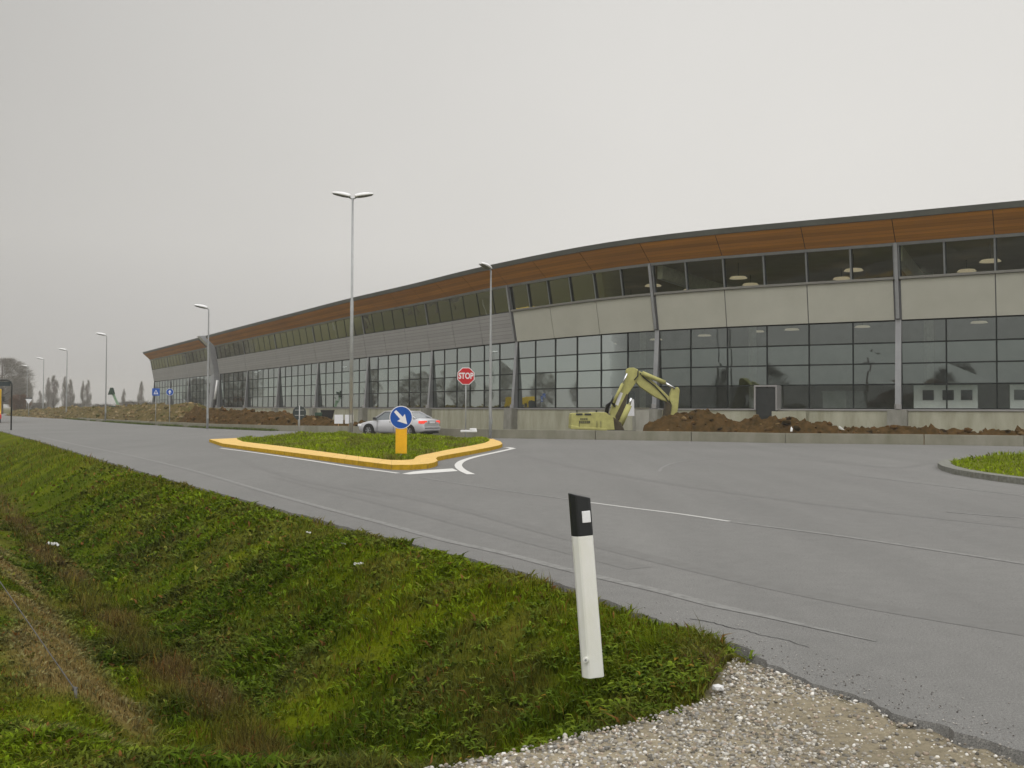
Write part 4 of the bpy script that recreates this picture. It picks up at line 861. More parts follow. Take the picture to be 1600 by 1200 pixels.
# white wall behind the right bay, stands in for a white building
oa, ob = Vector(SEC1[3]), Vector(SEC1[2]); od = (ob - oa).normalized(); on = N1[2]
def OP(s, w, z): q = oa + od * s - Vector((-od.y, od.x)) * 0 + on * w; return Vector((q.x, q.y, z)) - BO
def obox(mb, s0, s1, w0, w1, z0, z1, m=0): mb.hexa([OP(s0, w0, z0), OP(s1, w0, z0), OP(s1, w1, z0), OP(s0, w1, z0), OP(s0, w0, z1), OP(s1, w0, z1), OP(s1, w1, z1), OP(s0, w1, z1)], m)
mb = MB(); obox(mb, .8, 4.3, -1.3, -.9, 1.6, 3.05); obox(mb, 6.0, 7.6, -1.3, -.9, 1.6, 3.05); obox(mb, 8.2, 14, -1.3, -.9, 1.6, 3.05)
ow = mb.build('standin_wall', M['offwhite'], B)
mb = MB()
for s_ in (1.3, 2.4, 3.4, 6.2, 7.0, 8.6, 9.8, 10.9, 12.0): obox(mb, s_, s_ + .62, -.9, -.86, 2.15, 2.75)
mb.build('standin_window', M['darkglass'], ow)
# things standing in the hall seen through the glass
def inbay(i, f, w, z):
    a, b_ = Vector(SEC1[i]), Vector(SEC1[i + 1]); q = (a + N1[i] * w).lerp(b_ + N1[i + 1] * w, f); return Vector((q.x, q.y, z))
def rack(i, f, w, label):
    c = inbay(i, f, w, 1.58); o = empty('storage_rack', c, random.random(), label=label, cat='rack', group='racks and crates inside the hall'); mb = MB()
    for x_ in (-1.2, 0, 1.2):
        for y_ in (-.4, .4): mb.box((x_, y_, 1.2), (.1, .1, 2.4))
    mb.build('upright', M['rack'], o); mb = MB()
    for z_ in (.3, 1.2, 2.1): mb.box((0, 0, z_), (2.5, .85, .08))
    mb.build('shelf', M['stake'], o); return o
rack(5, .66, -1.4, 'yellow storage rack behind the glass right of the stop sign'); rack(5, .86, -1.6, 'yellow storage rack behind the glass left of the stop sign')
for i, f, w, sx_, sz, m, lb in ((4, .30, -2, .9, 1.2, 'signback', 'grey crate behind the glass above the excavator body'), (4, .55, -2.5, .8, 1.3, 'blue', 'dark blue crate behind the glass left of the excavator'), (3, .25, -3, 2.2, 1.1, 'in_wall', 'grey bulk standing behind the glass left of the door'), (6, .5, -2, 1.6, 1.1, 'offwhite', 'white stack behind the glass above the silver car'), (7, .4, -2.2, 1.2, 1.2, 'offwhite', 'white stack behind the glass left of the blue arrow sign')):
    mb = MB(); mb.box((0, 0, sz / 2), (sx_, sx_ * .8, sz)); mb.box((0, 0, sz + .04), (sx_ * 1.06, sx_ * .86, .08)); mb.box((0, -sx_ * .41, sz / 2), (sx_ * .9, .04, .08), 0)
    o = mb.build('crate', M[m], bevel=.02, label=lb, cat='crate', group='racks and crates inside the hall'); o.location = inbay(i, f, w, 1.58); o.rotation_euler[2] = random.random()

# ------------------------------------------------------------------ street lamps
def lamp_head(parent, side, tilt, z, reach=.12):
    """elongated shell 0.95 m long, dark glass below, pointing to local -x (side=-1) or +x."""
    M0 = Matrix.Translation((side * reach, 0, z)) @ Matrix.Rotation(-side * tilt, 4, 'Y')
    rs = []; Ln = .95
    for t in (0, .08, .25, .5, .75, .92, 1.0):
        w = .08 + .15 * math.sin(math.pi * min(1, .12 + t * .85)) ** .7; h = w * .85 * (1 - .25 * t)
        rs.append([M0 @ Vector((side * t * Ln, math.cos(a) * w, max(math.sin(a), -.12) * h + .03)) for a in [2 * math.pi * k / 14 for k in range(14)]])
    mb = MB(); mb.rings(rs); hd = mb.build('lamp_head', M['lampwhite'], parent)
    rs = []
    for t in (.12, .3, .55, .8, .93):
        w = .05 + .11 * math.sin(math.pi * min(1, .12 + t * .85)) ** .7
        rs.append([M0 @ Vector((side * t * Ln, math.cos(a) * w, .015 + min(0, math.sin(a)) * w * .45)) for a in [2 * math.pi * k / 14 for k in range(14)]])
    mb = MB(); mb.rings(rs); mb.build('lamp_glass', M['lampglass'], hd)
def lamp_post(h):
    o = empty('street_lamp', (0, 0, 0)); mb = MB()
    mb.tube([(0, 0, -.3), (0, 0, 1.5), (0, 0, h - .25), (0, 0, h)], [.085, .08, .045, .045], 12); mb.box((0, -.085, .9), (.1, .03, .35)); mb.build('pole', M['galv'], o)
    mb = MB(); mb.tube([(.0, 0, h - .15), (0, 0, h - .02), (-.08, 0, h + .03), (-.2, 0, h + .06)], .04, 8); mb.build('bracket', M['galv'], o)
    lamp_head(o, -1, R(10), h + .04); return o
LP = [(766, 685, 8.65, 'grey lamp post right of the stop sign'), (324, 670, 8.8, 'grey lamp post in front of the white topped portal'), (166.7, None, 8.8, 'lone grey lamp post left of the hall end'),
      (105, None, 8.8, 'grey lamp post between paired poplars'), (68.5, None, 8.8, 'hazy lamp post above the widest poplar clump'), (43, None, 8.8, 'small hazy lamp post above the far triangular sign'),
      (20, None, 8.8, 'tiny lamp post against the big round tree, right one of two'), (4, None, 8.8, 'tiny lamp post at the left edge against the big round tree')]
tops = {166.7: 523.5, 105: 547, 68.5: 561, 43: 572, 20: 581, 4: 586}
lp0 = None
for k, (px, py, h, lb) in enumerate(LP):
    if py: loc = G(px, py, 0)
    else:
        Yd = 1500 * 8.8 / ({166.7: 655, 105: 649.5, 68.5: 648, 43: 640, 20: 639.5, 4: 639}[px] - tops[px]); q = GY(px, tops[px], Yd); loc = Vector((q.x, q.y, q.z - 8.85))
    o = lamp_post(8.75) if lp0 is None else copy_tree(lp0); lp0 = lp0 or o
    if k == 1: loc.z = .0
    o.location = loc; o.rotation_euler[2] = 1.05 if k == 0 else .55
    prop(o, label=lb, cat='street lamp', group='street lamps along the far side of the road')
p = G(548.3, 676, .3); o = empty('double_street_lamp', (p.x, p.y, 0), 0.05, label='tall double headed lamp post on the traffic island', cat='street lamp')
hh_ = (676 - 308) / 1500 * p.y + .3
mb = MB(); mb.tube([(0, 0, 0), (0, 0, hh_ * .57), (0, 0, hh_ * .575), (0, 0, hh_)], [.11, .088, .065, .05], 14); mb.box((0, -.11, 1.0), (.12, .04, .4)); mb.build('pole', M['galv'], o)
mb = MB(); mb.tube([(-.22, 0, hh_ + .06), (-.08, 0, hh_ - .02), (0, 0, hh_ - .04), (.08, 0, hh_ - .02), (.22, 0, hh_ + .06)], .04, 8); mb.build('bracket', M['galv'], o)
lamp_head(o, -1, R(11), hh_ + .03); lamp_head(o, 1, R(9), hh_ + .03)

# ------------------------------------------------------------------ signs (local frame: face towards -y)
def disc(mb, r, y0, y1, z, m=0, n=40, x=0, mb2=None):
    ring = [(x + r * math.cos(2 * math.pi * k / n), z + r * math.sin(2 * math.pi * k / n)) for k in range(n)]; mb.prism(ring, y0, y1, m)
# keep right
p = G(626.5, 713, .16); o = empty('keep_right_sign', (p.x, p.y, mound_h(INN1, np.array([p.x]), np.array([p.y]), .22)[0]), R(-1), label='round blue arrow sign on a yellow plastic bollard', cat='traffic sign')
zc = 1.55 + (638.6 - 653) / 1500 * p.y - o.location.z
mb = MB(); disc(mb, .335, -.035, -.005, zc); fc = mb.build('sign_rim', M['signwhite'], o, bevel=.004); mb = MB(); disc(mb, .313, -.040, -.036, zc); mb.build('sign_face', M['blue'], o)
mb = MB(); ca = math.cos(R(-47)); sa = math.sin(R(-47)); ar = [(-.255, -.042), (.02, -.05), (.0, -.152), (.265, 0), (.0, .152), (.02, .05), (-.255, .042)]
mb.prism([(q[0] * ca - q[1] * sa, zc + q[0] * sa + q[1] * ca) for q in ar], -.044, -.041); mb.build('arrow', M['signwhite'], o)
zb = .14; zt_ = zc - .30
mb = MB(); q = [(.165 * math.copysign(abs(math.cos(a)) ** .5, math.cos(a)), .06 * math.copysign(abs(math.sin(a)) ** .5, math.sin(a))) for a in [2 * math.pi * k / 24 for k in range(24)]]
mb.rings([[(a, b_ + .04, z) for a, b_ in q] for z in (zb, zb + .02, zt_, zt_ + .02)], smooth=True); mb.build('bollard', M['yellow'], o, bevel=.006)
mb = MB(); mb.tube([(0, .04, -.1), (0, .04, zb + .05)], .024, 8); mb.box((0, .04, .015), (.20, .16, .04)); mb.build('foot', M['galv'], o)
# stop sign
p = G(727.5, 686, 0); o = empty('stop_sign', (p.x, p.y, 0), R(3), label='red octagonal STOP sign on a thin pole', cat='traffic sign'); zc = 1.55 + (638.8 - 588.3) / 1500 * p.y; r = 13.3 / 1500 * p.y
oc = lambda r: [(r / math.cos(R(22.5)) * math.cos(R(22.5 + 45 * k)), zc + r / math.cos(R(22.5)) * math.sin(R(22.5 + 45 * k))) for k in range(8)]
mb = MB(); mb.prism(oc(r), -.06, -.035); mb.build('sign_rim', M['signwhite'], o, bevel=.005); mb = MB(); mb.prism(oc(r * .93), -.066, -.061); mb.build('sign_face', M['red'], o)
text_mesh('lettering', 'STOP', r * .98, M['signwhite'], o, Matrix.Translation((0, -.070, zc)) @ Matrix.Rotation(R(90), 4, 'X'), .002, .74, .012)
mb = MB(); mb.tube([(0, 0, -.2), (0, 0, zc + r)], .03, 10); mb.build('pole', M['galv'], o)
mb = MB(); mb.box((0, -.02, zc + .2), (.3, .03, .04)); mb.box((0, -.02, zc - .2), (.3, .03, .04)); mb.build('bracket', M['galv'], o)
# two round signs seen from behind, on the island
for px, dx, rz, lb, base in ((467.6, 0, .25, 'dark backed round sign on the island, pale pole in front', 677), (463, .0, -.35, 'dark backed round sign on the island, partly hidden on a thin pole', 677)):
    q = G(px, base, .28); o = empty('round_sign', (q.x, q.y - (0 if px > 465 else -.5), .2), rz, label=lb, cat='traffic sign', group='round signs seen from behind on the island'); zc = 1.55 + (638 - (645.5 if px > 465 else 648)) / 1500 * q.y - .2
    mb = MB(); disc(mb, .33 if px > 465 else .30, .035, .055, zc); mb.build('sign_back', M['signback'], o); mb = MB(); mb.tube([(0, 0, -.1), (0, 0, zc + .35)], .03, 10); mb.build('pole', M['galv'], o)
    mb = MB(); mb.box((0, .03, zc + .13), (.45, .02, .03)); mb.box((0, .03, zc - .13), (.45, .02, .03)); mb.build('bracket', M['galv'], o)
# blue signs by the wall
def small_sign(px, py, Y, r, kind, lb):
    q = GY(px, py, Y); o = empty('direction_sign' if kind == 'round' else 'crossing_sign', (q.x, q.y, 0), .3, label=lb, cat='traffic sign')
    mb = MB(); mb.tube([(0, 0, -.4), (0, 0, q.z + r)], .03, 8); mb.build('pole', M['galv'], o)
    if kind == 'round':
        mb = MB(); disc(mb, r, -.06, -.04, q.z, n=28); mb.build('sign_rim', M['signwhite'], o); mb = MB(); disc(mb, r * .93, -.066, -.061, q.z, n=28); mb.build('sign_face', M['blue'], o)
        mb = MB(); mb.prism([(-.05, q.z - .2), (.03, q.z - .2), (.03, q.z), (.14, q.z - .06), (.0, q.z + .2), (-.16, q.z - .04), (-.05, q.z)], -.070, -.067); mb.build('arrow', M['signwhite'], o)
    else:
        mb = MB(); mb.prism([(-r, q.z - r), (r, q.z - r), (r, q.z + r), (-r, q.z + r)], -.06, -.04); mb.build('sign_face', M['blue'], o)
        mb = MB(); mb.prism([(-r * .62, q.z - r * .6), (r * .62, q.z - r * .6), (0, q.z + r * .65)], -.065, -.061); mb.build('triangle', M['signwhite'], o)
        mb = MB(); mb.prism([(-.10, q.z - .16), (-.05, q.z - .16), (0, q.z - .04), (.05, q.z - .16), (.10, q.z - .16), (.03, q.z + .08), (-.03, q.z + .08)], -.068, -.066); mb.build('walker', M['blue'], o)
small_sign(243.7, 612.5, 85, .32, 'square', 'square blue pedestrian crossing sign above the soil bank')
small_sign(265.5, 612.5, 83, .31, 'round', 'round blue arrow sign above the soil bank')
# far triangular give way sign
q = GY(45, 626, 150); o = empty('give_way_sign', (q.x, q.y, 0), .2, label='small far triangular sign under the hazy lamp post', cat='traffic sign'); mb = MB(); r = .5
mb.prism([(-r, q.z + r * .5), (r, q.z + r * .5), (0, q.z - r * 1.1)], -.05, -.03); mb.build('sign_face', M['signwhite'], o); mb = MB(); mb.prism([(-r, q.z + r * .9), (r, q.z + r * .9), (r, q.z + r * .62), (-r, q.z + r * .62)], -.05, -.03); mb.build('name_plate', M['signback'], o); mb = MB(); mb.tube([(0, 0, -.2), (0, 0, q.z + .5)], .05, 6); mb.build('pole', M['galv'], o)
# dark hooped frame at the left edge
q = G(17.3, 673, -.05); o = empty('hooped_sign_frame', (q.x, q.y, -.1), 0, label='dark hooped metal frame on the verge at the left edge', cat='sign frame'); ht = 3.45
mb = MB(); mb.tube([(0, 0, 0), (0, 0, ht - .3), (-.08, 0, ht - .1), (-.3, 0, ht)] + [(-2.2, 0, ht), (-2.42, 0, ht - .1), (-2.5, 0, ht - .3), (-2.5, 0, 0)], .05, 8); mb.build('hoop', M['dark'], o)
mb = MB(); mb.box((-1.25, 0, ht - .25), (2.3, .04, .3)); mb.build('top_panel', M['signback'], o)

# ------------------------------------------------------------------ marker post in the foreground
p = G(927, 1056, -.05); o = empty('marker_post', (p.x, p.y, -.055), 0, label='white roadside marker post with black top, leaning left', cat='marker post')
o.rotation_euler = (R(-1.5), R(-4.4), 0); Hp = 1.105
plan = [(-.066, .012), (-.058, -.016), (-.030, -.045), (-.018, -.048), (.052, -.032), (.062, -.020), (.064, .010), (.040, .045), (-.040, .045)]
def zt(x_, y_): return Hp - .0 - (x_ + .066) * .30
tp = 1.0
mb = MB(); mb.rings([[(a * 1.02, b_ * 1.02, 0) for a, b_ in plan], [(a, b_, .5) for a, b_ in plan], [(a, b_, Hp - .262 + .0 * a) for a, b_ in plan]], smooth=False); mb.build('post', M['postwhite'], o, bevel=.004)
mb = MB(); mb.rings([[(a * 1.02, b_ * 1.02, Hp - .261) for a, b_ in plan], [(a * 1.02, b_ * 1.02, zt(a, b_)) for a, b_ in plan]], smooth=False); mb.build('black_top', M['postblack'], o, bevel=.004)
a_ = Vector((-.018, -.048)) * 1.02; b2 = Vector((.052, -.032)) * 1.02; nn = Vector(((b2 - a_).y, -(b2 - a_).x)).normalized()
mb = MB(); A1, B1 = a_.lerp(b2, .30), a_.lerp(b2, 1.02); z0, z1 = Hp - .183, Hp - .113
mb.hexa([(*(A1 - nn * .002), z0), (*(B1 - nn * .002), z0), (*(B1 + nn * .006), z0), (*(A1 + nn * .006), z0), (*(A1 - nn * .002), z1), (*(B1 - nn * .002), z1), (*(B1 + nn * .006), z1), (*(A1 + nn * .006), z1)]); mb.build('reflector', M['reflector'], o, bevel=.003)
mb = MB(); mb.tube([(-.040, -.036, .115), (-.042, -.058, .115)], .016, 14); mb.tube([(-.040, -.05, .115), (-.042, -.064, .115)], .007, 8, 1); mb.build('bolt', [M['postwhite'], M['galv']], o)

# guy wire at lower left, with its utility pole out of the frame
a = Vector(G(118, 1079, -.47)); b_ = a + (Vector(GY(0, 909, 8.9)) - a) * 5.2
o = empty('guy_wire', a, label='thin twisted wire stretched over the grass at lower left', cat='wire'); mb = MB()
mb.tube([(0, 0, 0), b_ - a], .0045, 6); mb.build('wire', M['wire'], o); mb = MB(); mb.tube([(.02, -.03, -.2), (0, 0, .02)], .012, 8); mb.tube([(-.02, .01, .0), (-.01, .0, .02), (.015, 0, .015)], .009, 8); mb.build('anchor', M['wire'], o)
o = empty('utility_pole', (b_.x, b_.y, -.5), label='wooden utility pole holding the guy wire', cat='pole'); mb = MB(); mb.tube([(0, 0, 0), (0, 0, 8)], [.14, .10], 12); mb.build('shaft', M['bark'], o)
mb = MB(); mb.box((0, 0, 7.5), (1.6, .1, .12)); mb.build('crossarm', M['bark'], o)

# ------------------------------------------------------------------ silver saloon car (local +x = forward)
def car():
    q = G(622, 681.5, 0); hd = math.atan2(.50, -.866)
    o = empty('silver_car', (q.x, q.y, 0), hd, label='silver saloon car with lit brake lamps behind the island', cat='car')
    hw = .87
    # stations: x, z bottom, z belt, width scale
    st = [(-2.28, .42, .78, .80), (-2.22, .30, .93, .90), (-2.05, .26, .985, .97), (-1.7, .24, 1.0, .99), (-1.2, .22, .985, 1.0), (-.4, .20, .96, 1.0), (.5, .20, .94, 1.0), (1.0, .22, .91, .99), (1.5, .22, .84, .97), (1.9, .24, .76, .93), (2.15, .28, .68, .85), (2.28, .36, .56, .70)]
    rs = []
    for x_, zb_, zt2, s in st:
        w = hw * s; zm = (zb_ + zt2) * .5
        rs.append([(x_, -w * .90, zb_), (x_, -w, zb_ + .10), (x_, -w * 1.01, zm), (x_, -w * .97, zt2 - .10), (x_, -w * .90, zt2 - .02), (x_, -w * .4, zt2 + .015), (x_, w * .4, zt2 + .015), (x_, w * .90, zt2 - .02), (x_, w * .97, zt2 - .10), (x_, w * 1.01, zm), (x_, w, zb_ + .10), (x_, w * .90, zb_)])
    mb = MB(); mb.rings(rs); body = mb.build('body', M['silver'], o)
    # greenhouse: dark glass volume and roof shell
    gh = [(-1.78, .99, .74, .985), (-1.42, 1.15, .70, 1.14), (-.95, 1.36, .62, 1.36), (-.55, 1.40, .60, 1.40), (.15, 1.40, .60, 1.40), (.45, 1.34, .62, 1.34), (.80, 1.15, .68, 1.14), (1.15, .93, .74, .92)]
    rs = [[(x_, -.80, .90), (x_, -w, z_), (x_, w, z_), (x_, .80, .90)] for x_, z_, w, _ in gh]
    mb = MB(); mb.rings(rs, smooth=False); mb.build('windows', M['carglass'], o)
    mb = MB(); rs = [[(x_, -.64, z_ - .02), (x_, -.60, z_ + .018), (x_, .60, z_ + .018), (x_, .64, z_ - .02)] for x_, z_ in ((-1.0, 1.345), (-.8, 1.385), (-.4, 1.405), (.1, 1.405), (.45, 1.35))]; mb.rings(rs)
    for sd in (-1, 1):
        y_ = lambda z_: sd * (.80 - (z_ - .93) / .47 * .19 + .012)
        mb.bar((-1.72, y_(.97), .98), (-.98, y_(1.35), 1.36), .06, .10); mb.bar((.46, y_(1.33), 1.35), (1.12, y_(.93), .93), .05, .06); mb.bar((-.35, y_(.95), .95), (-.30, y_(1.38), 1.38), .04, .07); mb.bar((-.98, y_(1.36), 1.37), (.46, y_(1.36), 1.37), .05, .05)
        mb.bar((-1.2, y_(.95), .95), (-1.02, y_(1.3), 1.32), .04, .16)
    mb.build('roof', M['silver'], o)
    for sd in (-1, 1):
        for x_ in (-1.38, 1.38):
            mb = MB(); mb.tube([(x_, sd * .66, .32), (x_, sd * .885, .32)], .385, 24); mb.build('wheel_arch', M['black'], o)
            mb = MB(); mb.tube([(x_, sd * .68, .315), (x_, sd * .895, .315)], .315, 24); wh = mb.build('tyre', M['black'], o, bevel=.02)
            mb = MB(); mb.tube([(x_, sd * .89, .315), (x_, sd * .902, .315)], .20, 20)
            for k in range(6): a1 = k * math.pi / 3; mb.bar((x_, sd * .905, .315), (x_ + .19 * math.cos(a1), sd * .905, .315 + .19 * math.sin(a1)), .03, .02, 1)
            mb.build('rim', [M['rim'], M['galv']], wh)
        mb = MB(); mb.box((-2.205, sd * .60, .80), (.13, .36, .17)); mb.box((-2.10, sd * .80, .80), (.26, .11, .16)); mb.build('tail_lamp', M['tail'], o, bevel=.03)
        mb = MB(); mb.box((2.10, sd * .62, .60), (.24, .36, .14)); mb.build('headlamp', M['lampwhite'], o, bevel=.03)
        mb = MB(); mb.box((.92, sd * .95, .98), (.12, .17, .13)); mb.bar((.9, sd * .8, .93), (.92, sd * .92, .95), .04, .04); mb.build('mirror', M['dark'], o, bevel=.02)
        mb = MB(); mb.box((-.15, sd * .892, .80), (.16, .02, .035)); mb.box((-1.0, sd * .890, .80), (.16, .02, .035)); mb.build('door_handle', M['dark'], o)
        mb = MB()
        for x_ in (-.33, .78): mb.box((x_, sd * .884, .62), (.014, .012, .62))
        mb.build('door_seam', M['dark'], o)
    mb = MB(); mb.box((-2.24, 0, .45), (.14, 1.56, .22)); mb.box((-2.22, 0, .44), (.2, 1.5, .06)); mb.build('bumper', M['silver'], o, bevel=.04)
    mb = MB(); mb.box((-2.285, 0, .47), (.06, 1.4, .04)); mb.box((-2.1, 0, .24), (.3, 1.4, .10)); mb.build('bumper_trim', M['black'], o)
    mb = MB(); mb.box((-2.275, 0, .80), (.03, .78, .16)); mb.build('boot_panel', M['plate'], o, bevel=.01)
    mb = MB(); mb.box((-2.298, 0, .79), (.01, .50, .105)); mb.build('number_plate', M['signwhite'], o)
    mb = MB(); mb.box((-1.8, 0, 1.01), (.6, 1.3, .02)); 
    return o
car()

# ------------------------------------------------------------------ excavator (local x right, z up, seen side on)
def excavator():
    Y = 55.5; q = GY(970, 660, Y); s = 1 / 1500 * Y; hz_ = 639.1
    o = empty('excavator', (q.x, Y, -.52), 0, label='old olive yellow tracked excavator with folded arm at the soil heap', cat='excavator')
    X = lambda px: (px - 970) * s; Z = lambda py: CAM.z + (hz_ - py) * s + .52
    pp = lambda L_: [(X(a), Z(b_)) for a, b_ in L_]
    # tracks
    for y_ in (-1.15, 1.15):
        mb = MB(); ring = [(-2.0, .35), (-1.85, .12), (-1.6, 0.02), (1.3, .02), (1.6, .15), (1.72, .38), (1.6, .66), (1.3, .80), (-1.6, .80), (-1.9, .62)]
        ring = [(a - .3, b_) for a, b_ in ring]
        mb.prism(ring, y_ - .28, y_ + .28); tr = mb.build('track', M['black'], o, bevel=.04)
        mb = MB()
        for xx in (-1.95, -1.3, -.7, -.1, .5, 1.05): mb.tube([(xx, y_ - .31, .34), (xx, y_ + .31, .34)], .2 if xx not in (-1.95, 1.05) else .28, 14)
        mb.build('track_roller', M['digger_dark'], tr)
    mb = MB(); mb.prism(pp(((890.5, 669), (890.5, 652), (891.5, 646.5), (895, 645.6), (922, 645.3), (925, 644.2), (944, 644.5), (948, 648), (955, 650.5), (957, 671), (935, 671.5), (915, 670.5))), -1.15, 1.15); bd = mb.build('body', M['digger'], o, bevel=.05)
    mb = MB(); mb.prism(pp(((890, 664), (890, 670), (945, 672.5), (945, 668.5), (905, 666.8))), -1.2, 1.2); mb.build('counterweight', M['digger'], o, bevel=.04, label='paler lower skirt of the machine body')
    mb = MB()
    for a, b_ in ((898, 908), (911, 921)): mb.box((X((a + b_) / 2), -1.16, Z(647.3)), ((b_ - a) * s, .05, .11))
    for xx in (903, 930, 936): mb.box((X(xx), -1.165, Z(664)), (.02, .03, .5))
    mb.build('vent', M['dark'], bd)
    text_mesh('lettering', 'FIAT\nALLIS', .28, M['text'], bd, Matrix.Translation((X(912), -1.165, Z(656.5))) @ Matrix.Rotation(R(90), 4, 'X'), .004, 1.2) if False else None
    mb = MB()                                        # worn, unreadable letter marks, two rows
    for k, xx in enumerate((905.5, 908.5, 911.5, 914.5)): mb.box((X(xx), -1.165, Z(654.6)), (.07, .02, .12)); 
    for xx in (904, 907, 910, 913, 916, 918.5): mb.box((X(xx), -1.165, Z(659.2)), (.08, .02, .14))
    mb.build('faded_lettering', M['text'], bd)
    mb = MB(); mb.tube([(X(932), 0, Z(645)), (X(932), 0, Z(641.3))], .05, 8); mb.tube([(X(902), .3, Z(645)), (X(902), .3, Z(641))], .03, 8); mb.build('exhaust', M['dark'], o)
    mb = MB(); mb.prism(pp(((945, 648), (949, 646), (957, 652), (968, 660), (974, 672), (948, 672))), -.7, .7); mb.build('turntable', M['digger_dark'], o, bevel=.03)
    mb = MB()
    for k in range(5): mb.tube([(X(944 + k * 1.2), -.5 + k * .05, Z(647)), (X(946 + k), -.6 + k * .08, Z(633 + k)), (X(953 + k), -.45, Z(628 - k * 2)), (X(960), -.35, Z(636))], .045, 6)
    mb.build('hose', M['black'], o)
    # boom, outer arm, dipper and linkage
    mb = MB(); mb.prism(pp(((953.5, 653), (952.6, 645), (957.5, 628), (970.6, 602), (978.5, 587), (978, 578), (981, 575), (989.4, 574.5), (996, 577.5), (998, 584), (991.5, 600), (981, 615), (972, 640), (965.5, 663), (960, 662))), -.26, .26); bo = mb.build('boom', M['digger'], o, bevel=.04)
    mb = MB(); mb.prism(pp(((967, 612), (972.5, 614.5), (965, 634), (960.5, 632))), -.275, -.262); mb.build('white_sticker', M['white'], bo)
    mb = MB(); mb.prism(pp(((962.5, 659), (960.5, 650), (978, 615.5), (981, 616.5), (976, 634), (968, 655))), -.30, -.262); mb.build('boom_shade_plate', M['digger_dark'], bo)  # raised dark plate, the shade of a recess put into its colour
    mb = MB(); mb.prism(pp(((997, 579), (1001, 581), (1024, 599), (1045, 620), (1046, 625), (1041, 628), (1023, 620.5), (1006, 609), (1000, 605), (992, 596), (993, 587))), -.20, .20); mb.build('outer_arm', M['digger'], o, bevel=.04)
    mb = MB(); mb.prism(pp(((1049, 608), (1052, 605.5), (1058, 604.5), (1061, 609), (1060, 618), (1058, 640), (1054, 652), (1049, 655), (1045, 653.5), (1048, 632), (1044.5, 624))), -.30, .30); di = mb.build('dipper', M['digger'], o, bevel=.04)
    mb = MB(); mb.prism(pp(((1041, 627), (1048, 632), (1046, 648), (1048, 658), (1040, 656), (1036.5, 650), (1038, 640))), -.42, .42); mb.build('bucket', M['digger_dark'], o, bevel=.03)
    def cyl(name, a, b_, c, ra, rb, y_):
        mb = MB(); A, Bp, Cc = [(X(q[0]), y_, Z(q[1])) for q in (a, b_, c)]; mb.tube([A, Bp], ra, 12, 0); mb.tube([Bp, Cc], rb, 10, 1); mb.build(name, [M['digger'], M['chrome']], o)
    cyl('hydraulic_cylinder', (1002, 583), (1037.5, 598), (1053, 607), .13, .07, -.33)
    cyl('hydraulic_cylinder', (957, 630), (971.5, 600), (978.5, 584), .09, .05, -.40)
    cyl('hydraulic_cylinder', (966, 667), (981.5, 633), (984.5, 622), .17, .08, -.5)
    mb = MB(); mb.tube([(X(999), -.25, Z(583)), (X(1005), -.28, Z(590)), (X(1022), -.26, Z(603)), (X(1040), -.25, Z(622)), (X(1046), -.3, Z(635))], .035, 6); mb.tube([(X(990), -.3, Z(594)), (X(995), -.36, Z(588)), (X(996), -.3, Z(579))], .035, 6); mb.build('hose', M['black'], o)
excavator()
# white panel leaning and concrete pier behind the excavator
def flat(name, pts, Y, th, m, **k):
    P = [GY(a, b_, Y) for a, b_ in pts]; c = P[0].copy(); mb = MB(); mb.prism([(q.x - c.x, q.z - c.z) for q in P], 0, th); o = mb.build(name, m, bevel=.01, **k); o.location = c; return o
flat('white_board', ((981, 650), (983, 624), (990.5, 624), (991.5, 650)), 59, .06, M['white'], label='white board standing behind the excavator boom', cat='board')
# concrete pier right of the excavator
q = GY(1003, 672, 60); o = empty('concrete_pier', (q.x, q.y, -.52), 0, label='pale tapering concrete pier between excavator and soil heap', cat='pier')
mb = MB(); w = 22 / 1500 * 60 / 2; mb.hexa([(-w * .8, 0, 0), (w * .9, 0, 0), (w * .9, 1.6, 0), (-w * .8, 1.6, 0), (-w, -.1, 2.1), (w, -.1, 2.1), (w, 1.6, 2.1), (-w, 1.6, 2.1)]); mb.build('block', M['pier'], o, bevel=.03)
mb = MB(); mb.box((0, .7, 2.13), (w * 2.1, 1.7, .06)); mb.build('cap', M['concrete'], o)

# placards on stakes, dark board, green tub, scraps on the wall
for a, b_, lb in ((522.5, 536, 'left white placard on a wooden stake before the lamp post'), (539, 552, 'right white placard on a wooden stake behind the lamp post')):
    q = GY((a + b_) / 2, 662, 62.5); w = (b_ - a) / 1500 * 62.5; o = empty('placard', (q.x, q.y, -.5), .05, label=lb, cat='placard', group='white placards by the soil heap'); z0 = q.z + .5; h = 14 / 1500 * 62.5
    mb = MB(); mb.box((0, 0, z0 + h / 2), (w, .03, h)); mb.build('board', M['white'], o, bevel=.004); mb = MB(); mb.box((-.02, .035, (z0 + h) / 2), (.06, .04, z0 + h)); mb.build('stake', M['stake'], o)
o = flat('dark_board', ((505, 655), (500.5, 640.5), (521, 640.5), (517, 656.5)), 68, .5, M['black'], label='black open crate tipped on the soil heap', cat='crate')
q = GY(499, 650, 68.2); mb = MB(); mb.tube([(0, 0, -.3), (0, 0, .25)], [.25, .33], 14); o = mb.build('green_tub', M['green'], label='dark green tub beside the black crate', cat='tub'); o.location = q
q = G(732, 675.5, .47); mb = MB(); mb.box((0, 0, .06), (.75, .2, .10)); mb.box((.2, 0, .14), (.3, .15, .1), rz=.3); o = mb.build('white_scrap', M['white'], bevel=.02, label='white scrap lying on the low wall beside the stop pole', cat='scrap'); o.location = (q.x, q.y + .25, .46)
